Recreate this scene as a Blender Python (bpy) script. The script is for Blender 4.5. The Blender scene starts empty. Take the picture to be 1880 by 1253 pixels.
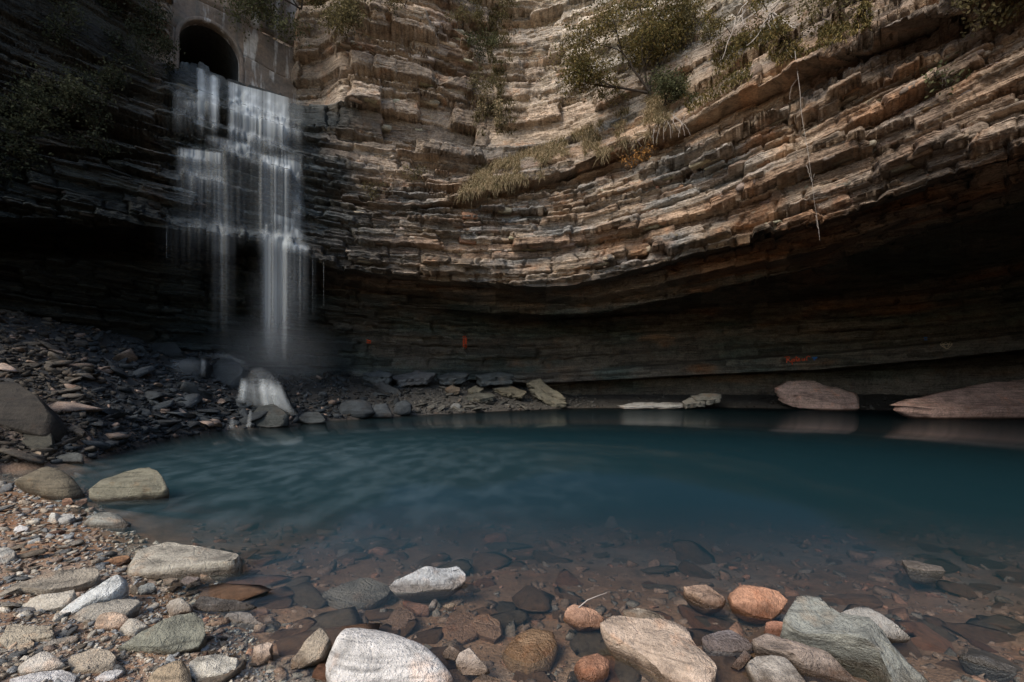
import bpy, bmesh, math, random
import numpy as np
from mathutils import Vector, Matrix, Euler
from mathutils.bvhtree import BVHTree

random.seed(7)
rng = np.random.default_rng(11)
SC = bpy.context.scene
COL = SC.collection

# ------------------------------------------------------------------ camera
FPX, HX, HY, CAMH = 835.0, 940.0, 700.0, 1.25      # focal length, horizon centre (in 1880 px), eye height
cam_d = bpy.data.cameras.new('camera')
cam_d.sensor_width = 36.0
cam_d.lens = FPX / 1880.0 * 36.0
cam_d.shift_y = (HY - 626.5) / 1880.0
cam_d.clip_start = 0.05
cam_d.clip_end = 500.0
cam = bpy.data.objects.new('camera', cam_d)
cam.location = (0, 0, CAMH)
cam.rotation_euler = (math.pi / 2, 0, 0)
COL.objects.link(cam)
SC.camera = cam

# ------------------------------------------------------------------ light
SUN_EL, SUN_AZ = math.radians(42), math.radians(221)     # azimuth measured from +Y towards +X
w = bpy.data.worlds.new('World')
SC.world = w
w.use_nodes = True
nt = w.node_tree
sky = nt.nodes.new('ShaderNodeTexSky')
sky.sky_type = 'NISHITA'
sky.sun_disc = False
sky.sun_elevation = SUN_EL
sky.sun_rotation = SUN_AZ
sky.air_density = 1.0
sky.dust_density = 1.0
sky.ozone_density = 1.0
bg = nt.nodes['Background']
nt.links.new(sky.outputs[0], bg.inputs[0])
bg.inputs[1].default_value = 0.105
sun_d = bpy.data.lights.new('sun', 'SUN')
sun_d.energy = 1.5
sun_d.angle = math.radians(30)
sun_d.color = (1.0, 0.93, 0.84)
sun = bpy.data.objects.new('sun', sun_d)
COL.objects.link(sun)
sdir = Vector((math.sin(SUN_AZ) * math.cos(SUN_EL), math.cos(SUN_AZ) * math.cos(SUN_EL), math.sin(SUN_EL)))
sun.rotation_euler = sdir.to_track_quat('Z', 'Y').to_euler()
sun.location = (-6, -8, 25)
SC.view_settings.view_transform = 'Standard'
SC.view_settings.look = 'None'
SC.view_settings.exposure = 1.42
SC.view_settings.gamma = 1.0
SC.cycles.use_denoising = True
SC.cycles.max_bounces = 5
SC.cycles.diffuse_bounces = 2
SC.cycles.glossy_bounces = 2
SC.cycles.transparent_max_bounces = 24
SC.cycles.volume_bounces = 1
SC.cycles.sample_clamp_indirect = 3.0
SC.cycles.caustics_reflective = False
SC.cycles.caustics_refractive = False

# ------------------------------------------------------------------ noise
def _hash(i, j, k, seed):
    n = (i.astype(np.int64) * 374761393 + j.astype(np.int64) * 668265263 + k.astype(np.int64) * 2147483647 + seed * 1274126177) & 0xFFFFFFFF
    n = ((n ^ (n >> 13)) * 1274126177) & 0xFFFFFFFF
    n = ((n ^ (n >> 16)) * 2246822519) & 0xFFFFFFFF
    n = n ^ (n >> 15)
    return (n & 0xFFFFFF).astype(np.float64) / 16777215.0

def vnoise(x, y, z, seed=0):
    x, y, z = np.broadcast_arrays(np.asarray(x, float), np.asarray(y, float), np.asarray(z, float))
    i, j, k = np.floor(x), np.floor(y), np.floor(z)
    u, v, t = x - i, y - j, z - k
    u = u * u * (3 - 2 * u); v = v * v * (3 - 2 * v); t = t * t * (3 - 2 * t)
    out = 0
    for a in (0, 1):
        for b in (0, 1):
            for c in (0, 1):
                wt = (u if a else 1 - u) * (v if b else 1 - v) * (t if c else 1 - t)
                out = out + wt * _hash(i + a, j + b, k + c, seed)
    return out * 2 - 1

def fbm(x, y, z, seed=0, octv=4, gain=0.5):
    s, a, f, tot = 0, 1.0, 1.0, 0
    for o in range(octv):
        s = s + a * vnoise(x * f, y * f, z * f, seed + o * 17)
        tot += a; a *= gain; f *= 2.03
    return s / tot

def sstep(a, b, x):
    t = np.clip((x - a) / (b - a), 0, 1)
    return t * t * (3 - 2 * t)

def gsmooth(a, sig):
    r = int(sig * 3) + 1
    k = np.exp(-0.5 * (np.arange(-r, r + 1) / sig) ** 2); k /= k.sum()
    return np.convolve(np.pad(a, r, mode='edge'), k, mode='valid')

# ------------------------------------------------------------------ mesh helpers
def np_mesh(name, V, F, mat=None, smooth=False, colors=None, attrs=None):
    """V (n,3), F (m,3) or (m,4) arrays."""
    me = bpy.data.meshes.new(name)
    V = np.ascontiguousarray(V, dtype=np.float32); F = np.ascontiguousarray(F, dtype=np.int32)
    m, k = F.shape
    me.vertices.add(len(V)); me.vertices.foreach_set('co', V.ravel())
    me.loops.add(m * k); me.loops.foreach_set('vertex_index', F.ravel())
    me.polygons.add(m)
    me.polygons.foreach_set('loop_start', np.arange(0, m * k, k, dtype=np.int32))
    me.update(calc_edges=True)
    if smooth:
        me.polygons.foreach_set('use_smooth', np.ones(m, dtype=bool))
    if colors is not None:
        ca = me.color_attributes.new('tint', 'FLOAT_COLOR', 'POINT')
        c4 = np.ones((len(V), 4), dtype=np.float32); c4[:, :3] = colors
        ca.data.foreach_set('color', c4.ravel())
    for an, av in (attrs or {}).items():
        at = me.attributes.new(an, 'FLOAT', 'POINT')
        at.data.foreach_set('value', np.ascontiguousarray(av, dtype=np.float32).ravel())
    me.validate()
    if mat: me.materials.append(mat)
    return me

def link(name, me, parent=None, label=None, cat=None, group=None, kind=None, loc=None):
    o = bpy.data.objects.new(name, me)
    COL.objects.link(o)
    if parent: o.parent = parent
    if label: o['label'] = label
    if cat: o['category'] = cat
    if group: o['group'] = group
    if kind: o['kind'] = kind
    if loc is not None: o.location = loc
    return o

def grid_faces(nr, nc):
    a = np.arange((nr - 1) * nc).reshape(nr - 1, nc)[:, :-1]
    return np.stack([a, a + 1, a + nc + 1, a + nc], -1).reshape(-1, 4)

def tubes(paths, sides=5):
    """paths: list of (points (n,3), radii (n,)). -> V, F"""
    Vs, Fs, off = [], [], 0
    ang = np.arange(sides) * 2 * np.pi / sides
    for P, R in paths:
        P = np.asarray(P, float); R = np.asarray(R, float)
        n = len(P)
        T = np.gradient(P, axis=0); T /= np.linalg.norm(T, axis=1)[:, None] + 1e-9
        ref = np.where(np.abs(T[:, 2:3]) < 0.9, np.array([[0, 0, 1.0]]), np.array([[1.0, 0, 0]]))
        A = np.cross(T, ref); A /= np.linalg.norm(A, axis=1)[:, None] + 1e-9
        B = np.cross(T, A)
        ring = P[:, None] + R[:, None, None] * (A[:, None] * np.cos(ang)[None, :, None] + B[:, None] * np.sin(ang)[None, :, None])
        Vs.append(ring.reshape(-1, 3))
        i = np.arange(n - 1)[:, None] * sides; j = np.arange(sides)[None]; j2 = (j + 1) % sides
        Fs.append(np.stack([i + j, i + j2, i + sides + j2, i + sides + j], -1).reshape(-1, 4) + off)
        off += n * sides
    return np.concatenate(Vs), np.concatenate(Fs)

def pix(px, py, Y):
    """world point seen at a photograph pixel, at forward distance Y"""
    return np.array([(px - HX) / FPX * Y, Y, CAMH + (HY - py) / FPX * Y])

# ------------------------------------------------------------------ materials
def new_mat(name):
    m = bpy.data.materials.new(name); m.use_nodes = True
    t = m.node_tree
    for n in list(t.nodes): t.nodes.remove(n)
    return m, t

def N(t, typ, **kw):
    n = t.nodes.new(typ)
    for k, v in kw.items():
        if k.startswith('i_'):
            key = k[2:]
            key = int(key) if key.isdigit() else key.replace('_', ' ')
            n.inputs[key].default_value = v
        else:
            setattr(n, k, v)
    return n

def noise_node(t, vec, scale, detail=6, rough=0.6):
    n = N(t, 'ShaderNodeTexNoise'); n.inputs['Scale'].default_value = scale
    n.inputs['Detail'].default_value = detail; n.inputs['Roughness'].default_value = rough
    if vec is not None: t.links.new(vec, n.inputs['Vector'])
    return n

def ramp(t, fac, stops):
    r = N(t, 'ShaderNodeValToRGB')
    el = r.color_ramp.elements
    while len(el) < len(stops): el.new(0.5)
    for e, (p, c) in zip(el, stops):
        e.position = p
        e.color = (c, c, c, 1) if isinstance(c, (int, float)) else (*c, 1)
    t.links.new(fac, r.inputs[0])
    return r

def mixc(t, fac, a, b, mode='MIX'):
    n = N(t, 'ShaderNodeMix', data_type='RGBA', blend_type=mode)
    for sock, val in ((n.inputs[0], fac), (n.inputs[6], a), (n.inputs[7], b)):
        if hasattr(val, 'is_linked'): t.links.new(val, sock)
        elif isinstance(val, (int, float)): sock.default_value = val
        else: sock.default_value = (*val, 1)
    return n.outputs[2]

def math_node(t, op, a, b=None, clamp=False):
    n = N(t, 'ShaderNodeMath', operation=op, use_clamp=clamp)
    for sock, val in ((n.inputs[0], a), (n.inputs[1], b)):
        if val is None: continue
        if hasattr(val, 'is_linked'): t.links.new(val, sock)
        else: sock.default_value = val
    return n.outputs[0]

def rock_shader(name, source='attr', bump=0.5, scale=1.0, wetline=False, strata=0.0, speckle=0.25, crack=0.0, dist=0.05, szc=16.0):
    """rock whose base colour comes from the painted-in mineral tint (mesh attribute) or the object's own colour"""
    m, t = new_mat(name)
    out = N(t, 'ShaderNodeOutputMaterial'); bs = N(t, 'ShaderNodeBsdfPrincipled')
    t.links.new(bs.outputs[0], out.inputs[0])
    geo = N(t, 'ShaderNodeNewGeometry')
    tc = N(t, 'ShaderNodeTexCoord')
    vec = geo.outputs['Position'] if source == 'attr' else tc.outputs['Object']
    if source == 'attr':
        a = N(t, 'ShaderNodeAttribute', attribute_name='tint'); col = a.outputs['Color']
        aw = N(t, 'ShaderNodeAttribute', attribute_name='wet'); wet = aw.outputs['Fac']
    else:
        oi = N(t, 'ShaderNodeObjectInfo'); col = oi.outputs['Color']; wet = None
        off = N(t, 'ShaderNodeVectorMath', operation='SCALE'); 
        cmb = N(t, 'ShaderNodeCombineXYZ')
        for s in range(3): t.links.new(oi.outputs['Random'], cmb.inputs[s])
        t.links.new(cmb.outputs[0], off.inputs[0]); off.inputs['Scale'].default_value = 37.0
        ad = N(t, 'ShaderNodeVectorMath', operation='ADD'); t.links.new(vec, ad.inputs[0]); t.links.new(off.outputs[0], ad.inputs[1])
        vec = ad.outputs[0]
    n1 = noise_node(t, vec, 2.2 * scale, 4, 0.65)
    n2 = noise_node(t, vec, 14 * scale, 3, 0.7)
    n3 = noise_node(t, vec, 55 * scale, 1, 0.6)
    c1 = ramp(t, n1.outputs[0], [(0.3, 0.62), (0.5, 1.0), (0.72, 1.22)])
    c2 = ramp(t, n2.outputs[0], [(0.32, 1 - speckle * 1.6), (0.5, 1.0), (0.7, 1 + speckle)])
    c = mixc(t, 1.0, col, c1.outputs[0], 'MULTIPLY')
    c = mixc(t, 1.0, c, c2.outputs[0], 'MULTIPLY')
    # rusty patches
    n4 = noise_node(t, vec, 1.3 * scale, 3, 0.7)
    r4 = ramp(t, n4.outputs[0], [(0.56, 0.0), (0.72, 0.5)])
    rust = mixc(t, 1.0, c, (1.25, 0.82, 0.55), 'MULTIPLY')
    c = mixc(t, r4.outputs[0], c, rust)
    rough = 0.85
    if wetline:
        sx = N(t, 'ShaderNodeSeparateXYZ'); t.links.new(geo.outputs['Position'], sx.inputs[0])
        zz = math_node(t, 'ADD', sx.outputs[2], math_node(t, 'MULTIPLY', math_node(t, 'SUBTRACT', n1.outputs[0], 0.5), 0.06))
        wr = N(t, 'ShaderNodeMapRange'); wr.inputs[1].default_value = 0.022; wr.inputs[2].default_value = 0.062
        wr.inputs[3].default_value = 1.0; wr.inputs[4].default_value = 0.0
        t.links.new(zz, wr.inputs[0])
        wetc = mixc(t, 1.0, c, (0.42, 0.37, 0.33), 'MULTIPLY')
        c = mixc(t, wr.outputs[0], c, wetc)
        wet = wr.outputs[0]
    if wet is not None:
        rr = N(t, 'ShaderNodeMapRange'); rr.inputs[3].default_value = 0.88; rr.inputs[4].default_value = 0.30
        t.links.new(wet, rr.inputs[0]); t.links.new(rr.outputs[0], bs.inputs['Roughness'])
    else:
        bs.inputs['Roughness'].default_value = rough
    bs.inputs['Specular IOR Level'].default_value = 0.18 if source == 'attr' else 0.3
    t.links.new(c, bs.inputs['Base Color'])
    if crack:
        vo = N(t, 'ShaderNodeTexVoronoi', feature='DISTANCE_TO_EDGE'); vo.inputs['Scale'].default_value = crack
        wv = N(t, 'ShaderNodeVectorMath', operation='ADD'); t.links.new(vec, wv.inputs[0]); 
        sc_ = N(t, 'ShaderNodeVectorMath', operation='SCALE'); sc_.inputs['Scale'].default_value = .25 / scale; t.links.new(n1.outputs[1], sc_.inputs[0]); t.links.new(sc_.outputs[0], wv.inputs[1])
        t.links.new(wv.outputs[0], vo.inputs['Vector'])
        ck = ramp(t, vo.outputs['Distance'], [(0.0, 0.0), (0.035, 1.0)])
    h = math_node(t, 'ADD', math_node(t, 'MULTIPLY', n2.outputs[0], 1.0), math_node(t, 'MULTIPLY', n3.outputs[0], 0.35))
    if strata:
        mp = N(t, 'ShaderNodeMapping'); mp.inputs['Scale'].default_value = (szc * .05, szc * .05, szc)
        t.links.new(vec, mp.inputs[0])
        n5 = noise_node(t, mp.outputs[0], 1.6, 3, 0.6)
        h = math_node(t, 'ADD', h, math_node(t, 'MULTIPLY', n5.outputs[0], strata))
        c = mixc(t, 1.0, c, ramp(t, n5.outputs[0], [(0.30, 0.50), (0.46, 1.0), (0.7, 1.15)]).outputs[0], 'MULTIPLY')     # dark shaly partings
        t.links.new(c, bs.inputs['Base Color'])
    if crack:
        h = math_node(t, 'ADD', h, math_node(t, 'MULTIPLY', ck.outputs[0], .22))
    bp = N(t, 'ShaderNodeBump'); bp.inputs['Strength'].default_value = bump; bp.inputs['Distance'].default_value = dist / scale
    t.links.new(h, bp.inputs['Height']); t.links.new(bp.outputs[0], bs.inputs['Normal'])
    return m

M_CLIFF = rock_shader('cliff_rock', 'attr', bump=0.9, scale=1.0, strata=2.4, dist=.08)
M_SLABC = rock_shader('cliff_slab_rock', 'obj', bump=0.6, scale=1.2, strata=1.0)
M_GROUND = rock_shader('ground_gravel', 'attr', bump=0.9, scale=3.0)
M_ROCK = rock_shader('shore_rock', 'obj', bump=0.9, scale=4.0, wetline=True, speckle=0.15, strata=.3, crack=5.0, dist=.10, szc=34.0)
M_BOULD = rock_shader('bank_rock', 'obj', bump=0.7, scale=1.6, wetline=True, strata=0.5)

def simple_mat(name, col, rough=0.8, trans=0.0, var=0.35, vscale=6.0):
    m, t = new_mat(name)
    out = N(t, 'ShaderNodeOutputMaterial'); bs = N(t, 'ShaderNodeBsdfPrincipled')
    geo = N(t, 'ShaderNodeNewGeometry')
    n = noise_node(t, geo.outputs['Position'], vscale, 4, 0.6)
    r = ramp(t, n.outputs[0], [(0.3, 1 - var), (0.7, 1 + var)])
    c = mixc(t, 1.0, col, r.outputs[0], 'MULTIPLY')
    t.links.new(c, bs.inputs['Base Color']); bs.inputs['Roughness'].default_value = rough
    bs.inputs['Specular IOR Level'].default_value = 0.25
    if trans:
        tr = N(t, 'ShaderNodeBsdfTranslucent'); t.links.new(c, tr.inputs[0])
        mx = N(t, 'ShaderNodeMixShader'); mx.inputs[0].default_value = trans
        t.links.new(bs.outputs[0], mx.inputs[1]); t.links.new(tr.outputs[0], mx.inputs[2])
        t.links.new(mx.outputs[0], out.inputs[0])
    else:
        t.links.new(bs.outputs[0], out.inputs[0])
    return m

# ------------------------------------------------------------------ the cliff: a rock amphitheatre with an undercut cave
def curve_tab(tab):
    k = sorted(tab); return np.array(k, float), np.array([tab[q] for q in k], float)

PXS = np.linspace(-170, 2050, 960)
def px2phi(px): return np.arctan((px - HX) / FPX)
PHI_IN = px2phi(PXS)
PHI = np.concatenate([np.radians(np.linspace(-86, -54.5, 46))[:-1], PHI_IN, np.radians(np.linspace(54.0, 112, 46))[1:]])
NC = len(PHI)

def along(tab, sig=9):
    k, v = curve_tab(tab)
    a = np.interp(PXS, k, v)
    return gsmooth(a, sig)

BWY = along({-170: 10.4, 0: 12.2, 150: 13.8, 300: 15.8, 450: 17.8, 570: 19.6, 700: 21.5, 850: 23.4, 1000: 25.0, 1300: 24.6, 1500: 23.6, 1700: 21.5, 1880: 18.8, 2050: 16.2}, 20)
LIP_PY = along({-170: 375, 0: 398, 150: 405, 300: 418, 450: 440, 570: 474, 620: 490, 700: 502, 850: 514, 930: 522, 980: 527, 1040: 524, 1100: 512, 1250: 470, 1400: 428, 1500: 402, 1620: 357, 1750: 312, 1880: 273, 2050: 222}, 5)
LIP_Y = along({-170: 8.6, 0: 10.0, 150: 11.2, 300: 12.6, 450: 14.0, 570: 15.2, 620: 15.8, 700: 16.6, 850: 17.6, 980: 17.8, 1100: 17.0, 1250: 15.2, 1400: 13.1, 1500: 11.8, 1620: 10.4, 1750: 9.2, 1880: 8.3, 2050: 7.3}, 12)
N1_PY = along({-170: 255, 0: 290, 150: 302, 300: 312, 450: 332, 570: 370, 700: 395, 850: 392, 1000: 362, 1150: 322, 1300: 268, 1450: 203, 1600: 143, 1750: 90, 1880: 47, 2050: -10})
N1_DY = along({-170: .3, 300: .5, 570: .5, 700: .25, 850: 0.0, 1150: -.3, 1450: -.25, 1880: -.1, 2050: -.1})
G_PY = along({-170: 220, 0: 262, 150: 276, 300: 284, 450: 304, 570: 348, 700: 376, 800: 374, 850: 362, 1000: 322, 1100: 292, 1240: 230, 1350: 172, 1450: 120, 1550: 83, 1650: 42, 1750: 2, 1880: -48, 2050: -115})
G_DY = along({-170: .1, 570: .2, 760: .1, 860: -.35, 1000: -.45, 1500: -.5, 2050: -.5})
U_PY = along({-170: 200, 0: 245, 150: 258, 300: 262, 450: 285, 570: 325, 700: 352, 800: 342, 850: 322, 1000: 270, 1100: 228, 1240: 155, 1350: 92, 1450: 40, 1550: 0, 1650: -45, 1750: -95, 1880: -160, 2050: -240})
U_DY = along({-170: .2, 570: .2, 780: .3, 860: 1.0, 1000: 1.2, 2050: 1.2})
C_PY = along({-170: 60, 0: 95, 150: 110, 300: 119, 335: 120, 360: 124, 430: 156, 500: 173, 550: 188, 600: 190, 700: 190, 800: 170, 880: 130, 1000: 110, 1240: 40, 1450: -60, 1750: -220, 2050: -360}, 6)
C_DY = along({-170: .4, 150: .8, 300: 1.3, 450: 1.2, 550: 1.0, 620: .35, 750: .25, 860: .6, 920: .9, 1240: 1.0, 2050: 1.0})
NOTCH = along({-170: 0, 318: 0, 345: 1, 505: 1, 540: 0, 2050: 0}, 3)
GULLY = along({-170: 0, 515: 0, 545: 1, 590: .9, 622: 0.0, 2050: 0}, 3) * 0.9
LEDGE_B = along({-170: 690, 300: 695, 600: 692, 850: 697, 1000: 704, 1300: 687, 1500: 679, 1700: 661, 1880: 641, 2050: 620}, 8)
LEDGE_T = along({-170: 665, 300: 672, 600: 676, 850: 686, 1000: 690, 1300: 664, 1500: 652, 1700: 634, 1880: 613, 2050: 590}, 8)
LEDGE_OUT = along({-170: .3, 600: .4, 850: .8, 1000: 1.3, 1700: 1.6, 2050: 1.6})
W5_PY = along({-170: 545, 0: 560, 300: 562, 570: 596, 850: 592, 1000: 590, 1300: 566, 1500: 545, 1700: 512, 1880: 470, 2050: 420})

def RZ(py, Y):
    X = (PXS - HX) / FPX * Y
    return np.hypot(X, Y), CAMH + (HY - py) / FPX * Y

def side(R, z, zl=None, zr=None):
    """continue a curve out of the frame on both sides: the gorge walls run on past the camera"""
    nl = 45
    t = np.linspace(0, 1, nl)
    # straight walls: keep the X of the wall near the frame edge
    phl, phr = PHI[:nl], PHI[-nl:]
    XL = R[0] * math.sin(PHI_IN[0]); XR = R[-1] * math.sin(PHI_IN[-1])
    Rl = np.minimum(np.abs(XL / np.sin(phl)) * 1.0, 40); Rr = np.minimum(np.abs(XR / np.sin(phr)) * 1.0, 40)
    # open the gorge a little behind the viewer
    Rl = Rl * (1 + 0.8 * (1 - t)); Rr = Rr * (1 + 0.35 * t)
    return np.concatenate([Rl, R, Rr]), np.concatenate([np.full(nl, z[0]), z, np.full(nl, z[-1])])

NY_ = LIP_Y + N1_DY
GY_ = NY_ + G_DY
UY_ = GY_ + U_DY
CY_ = UY_ + C_DY
knots = []
def K(py, Y, rows, zone):
    R, z = RZ(py, Y); R, z = side(R, z); knots.append((R, z, rows, zone))
def KZ(z, Y, rows, zone):
    X = (PXS - HX) / FPX * Y
    R, z = side(np.hypot(X, Y), np.zeros_like(X) + z); knots.append((R, z, rows, zone))
zB = CAMH + (HY - LEDGE_B) / FPX * (BWY - LEDGE_OUT)
KZ(-3.0, BWY + 0.6, 0, 0)
KZ(zB - 0.55, BWY + 0.7, 20, 0)
KZ(zB - 0.02, BWY + 0.5, 10, 0)
K(LEDGE_B, BWY - LEDGE_OUT, 8, 0.6)
K(LEDGE_T, BWY - LEDGE_OUT, 22, 0.6)
K(LEDGE_T - 4, BWY - 0.1, 8, 0.6)
K(W5_PY, BWY - 0.6, 60, 1)
K(0.52 * W5_PY + 0.48 * LIP_PY - 8, 0.5 * BWY + 0.5 * LIP_Y, 55, 1.2)
T2 = along({-170: 14, 550: 14, 700: 24, 900: 22, 980: 14, 1100: 30, 1300: 44, 1600: 52, 1880: 60, 2050: 60})
K(LIP_PY + T2 + 34, LIP_Y + 3.4, 34, 1.3)
K(LIP_PY + T2 + 14, LIP_Y + 3.0, 10, 1.4)
K(LIP_PY + T2, LIP_Y + 1.7, 10, 1.45)
K(LIP_PY + 9, LIP_Y + 1.4, 22, 1.5)
K(LIP_PY + 2, LIP_Y + 0.35, 8, 1.6)
K(LIP_PY, LIP_Y, 6, 2)
K(N1_PY, NY_, 110, 2.5)
K(0.45 * N1_PY + 0.55 * G_PY, NY_ + 0.45, 12, 3)
K(G_PY, GY_, 14, 3)
K(U_PY, UY_, 34, 3.5)
K(C_PY, CY_, 92, 4)
K(C_PY - 3, CY_ + 0.25 + NOTCH * 6.0 + GULLY, 6, 4.5)
ZTOP = along({-170: 19, 300: 21, 540: 22.5, 900: 22.5, 1240: 20, 2050: 17}, 20)
TOPY = CY_ + NOTCH * 6.0 + GULLY * 0.7 + along({-170: .8, 300: 1.0, 620: .7, 840: .8, 930: 1.6, 1240: 2.2, 2050: 2.0})
KZ(ZTOP, TOPY, 230, 5)
KZ(ZTOP + 0.6, TOPY + 3, 8, 6)
KZ(ZTOP + 2.5, TOPY * 0 + 45, 10, 6)

Rg, Zg, Zn = [knots[0][0]], [knots[0][1]], [np.zeros(NC)]
for a, b in zip(knots[:-1], knots[1:]):
    n = b[2]
    for q in range(1, n + 1):
        f = q / n
        Rg.append(a[0] * (1 - f) + b[0] * f); Zg.append(a[1] * (1 - f) + b[1] * f)
        Zn.append(np.full(NC, a[3] * (1 - f) + b[3] * f))
Rg, Zg, Zn = np.array(Rg), np.array(Zg), np.array(Zn)
NR = len(Rg)
PHg = np.broadcast_to(PHI, Rg.shape)
lipR = knots[13][0]
LX, LYc = lipR * np.sin(PHI), lipR * np.cos(PHI)
S_arc = np.concatenate([[0], np.cumsum(np.hypot(np.diff(LX), np.diff(LYc)))])
Sg = np.broadcast_to(S_arc, Rg.shape)
PXg = HX + FPX * np.tan(np.clip(PHg, -1.2, 1.2))
X0 = Rg * np.sin(PHg)
# stratigraphic height: beds dip a little to the east wall
def strat_of(X, z, s):
    return z - 0.045 * np.log1p(np.exp(np.clip(X, -30, 30))) + 0.05 * vnoise(s * 0.25, 0, 0, 3) + 0.025 * vnoise(s * 1.1, z * 0.3, 0, 4)
ST = strat_of(X0, Zg, Sg)

lr = np.random.default_rng(5)
bounds, hard, leng, grp = [-6.0], [], [], []
gid, left_in_g = 0, 0
while bounds[-1] < 28:
    z0 = bounds[-1]
    thin = (3.2 < z0 < 4.1) or (7.2 < z0 < 9.4)
    if left_in_g <= 0:
        gid += 1; left_in_g = int(lr.integers(1, 5)); gh = lr.uniform(-1, 1)
    if thin: th = lr.uniform(0.035, 0.12)
    else: th = float(np.clip(lr.lognormal(-2.15, 0.85), 0.035, 0.85))
    bounds.append(z0 + th)
    hard.append(gh + lr.uniform(-0.35, 0.35)); grp.append(gid)
    leng.append(lr.uniform(0.35, 1.0) + th * lr.uniform(1.0, 5.0))
    left_in_g -= 1
bounds = np.array(bounds); hard = np.array(hard); leng = np.array(leng); grp = np.array(grp)
gcount = np.bincount(grp, minlength=gid + 2)

def cells(s, L, wob, key, seed):
    """blocks of very unequal length along a bed: cell id and distance to the nearest joint"""
    sj = s + L * (0.55 * vnoise(s / L * 0.7, key * 1.37, 0, 21 + seed) + 0.35 * vnoise(s / L * 0.23, key * 0.77, 3, 22 + seed)) + wob
    c = sj / L + _hash(key, key * 0, key * 0, 9 + seed) * 10
    ci = np.floor(c); cf = c - ci
    return ci, np.minimum(cf, 1 - cf) * L

def strata_field(ST, s, z, seed=0):
    STw = ST + 0.020 * vnoise(s * 2.7, z * 1.0, 0, 201) + 0.012 * vnoise(s * 9.0, z * 3.0, 0, 202)
    li = np.clip(np.searchsorted(bounds, STw) - 1, 0, len(hard) - 1)
    gi = grp[li]
    wob = 0.07 * vnoise(s * 3.0, z * 5.0, 0, 203)
    ci, edge = cells(s, leng[li], wob, li, 0)
    Lg = 0.9 + 2.6 * _hash(gi, gi * 0, gi * 0, 77)
    cg, edgeg = cells(s, Lg, wob * 1.5, gi, 40)
    hb = _hash(ci, li, li * 0, 31 + seed); hb2 = _hash(ci, li, li * 0 + 1, 57 + seed)
    hg = _hash(cg, gi, gi * 0, 32); hg2 = _hash(cg, gi, gi * 0 + 1, 58)
    tk = bounds[li + 1] - bounds[li]
    zf = (STw - bounds[li]) / tk
    zedge = np.minimum(zf, 1 - zf) * tk
    gate = (vnoise(s * 1.3, li * 0.9, 0, 204) > -0.25)
    groove = np.clip(1 - edge / 0.045, 0, 1) * 0.09 * gate + np.clip(1 - zedge / 0.022, 0, 1) * 0.07 * gate + np.clip(1 - edgeg / 0.08, 0, 1) * 0.18
    return li, ci, hb, hb2, groove, zf, hg, hg2

li, ci, hb, hb2, groove, zf, hg, hg2 = strata_field(ST, Sg, Zg)
amp = np.interp(Zn, [0, 0.6, .7, 1, 1.5, 2, 2.5, 3, 3.5, 4, 4.5, 5, 6], [.06, .06, .40, .50, .36, .36, .36, .34, .28, .34, .34, .32, 0.0])
amp = amp * (1 + .25 * sstep(1150, 1400, PXg) * (Zn > 1.6) * (Zn < 3.4))
body = sstep(.75, 1.1, Zn) * (1 - sstep(5.6, 6, Zn))
eros = sstep(870, 960, PXg) * sstep(3.3, 3.7, Zn)               # the upper east face is weathered to ragged slopes
big = fbm(Sg * 0.35, ST * 0.5, 0, 71, 4)
d = amp * (1 - 0.15 * eros) * (hard[li] * 0.55 + 1.25 * (hg - 0.5) + 0.9 * (hb - 0.5) + 0.35 * big)
# fallen-out blocks leave dark pockets, others stand proud
d -= np.where(hg2 > 0.91, 0.42, 0.0) * body + np.where(hb2 > 0.87, 0.20, 0.0) * body
d += np.where(hg2 < 0.07, 0.25, 0.0) * body * (1 - eros)
flatz = np.exp(-((Zn - 3.0) / .35) ** 2)                    # near-level shelves keep their joints shallow
d -= groove * np.clip(amp * 4, 0.3, 1) * (1 - .5 * eros) * (1 - .85 * flatz)
fin = _hash(np.floor((ST + .02 * vnoise(Sg * 2, Zg, 0, 205)) * 17), np.floor(Sg * 1.3 + 5 * hb), Sg * 0, 206)    # thin shaly laminae
d += .05 * (fin - .5) * body * (0.4 + 1.2 * (vnoise(Sg * .3, ST * 1.1, 0, 207) > -.1))
d += flatz * 0.16 * fbm(Sg * 2.2, Rg * 2.2, Zg * 2.0, 19, 4)
d += 0.10 * (hg2 - 0.5) * (hb - .5) * 2 * (amp > 0.1)
rid = 1 - np.abs(fbm(Sg * 1.3, Zg * 2.2, 0, 15, 4)) * 2
d += 0.06 * fbm(X0 * 1.7, Rg * 1.7, Zg * 3.4, 5, 5) + 0.03 * vnoise(Sg * 7, 0, Zg * 11, 8) + 0.015 * vnoise(Sg * 16, 0, Zg * 22, 18)
d += eros * (0.06 * rid + 0.14 * fbm(Sg * 1.1, Zg * 6.0, 0, 16, 5) + .05 * fbm(Sg * 5, Zg * 9, 0, 26, 3))
d += 0.32 * fbm(Sg * 0.12, ST * 0.18, 0, 91, 3) * body
# a buttress left of the inner corner, rougher and nodular
but = sstep(600, 640, PXg) * (1 - sstep(845, 885, PXg)) * sstep(3.6, 4.1, Zn) * (1 - sstep(5.8, 6, Zn))
d += but * (0.25 + 0.30 * (hg - .5) + 0.22 * (hb - .5) - .22 * (hb2 > .82) + 0.07 * fbm(Sg * 2.6, Zg * 5.0, 0, 33, 4))
R2 = Rg - d
Zd = Zg + 0.02 * vnoise(Sg * 3, Zg * 3, 0, 77) 
CX, CYv, CZ = R2 * np.sin(PHg), R2 * np.cos(PHg), Zd

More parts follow.
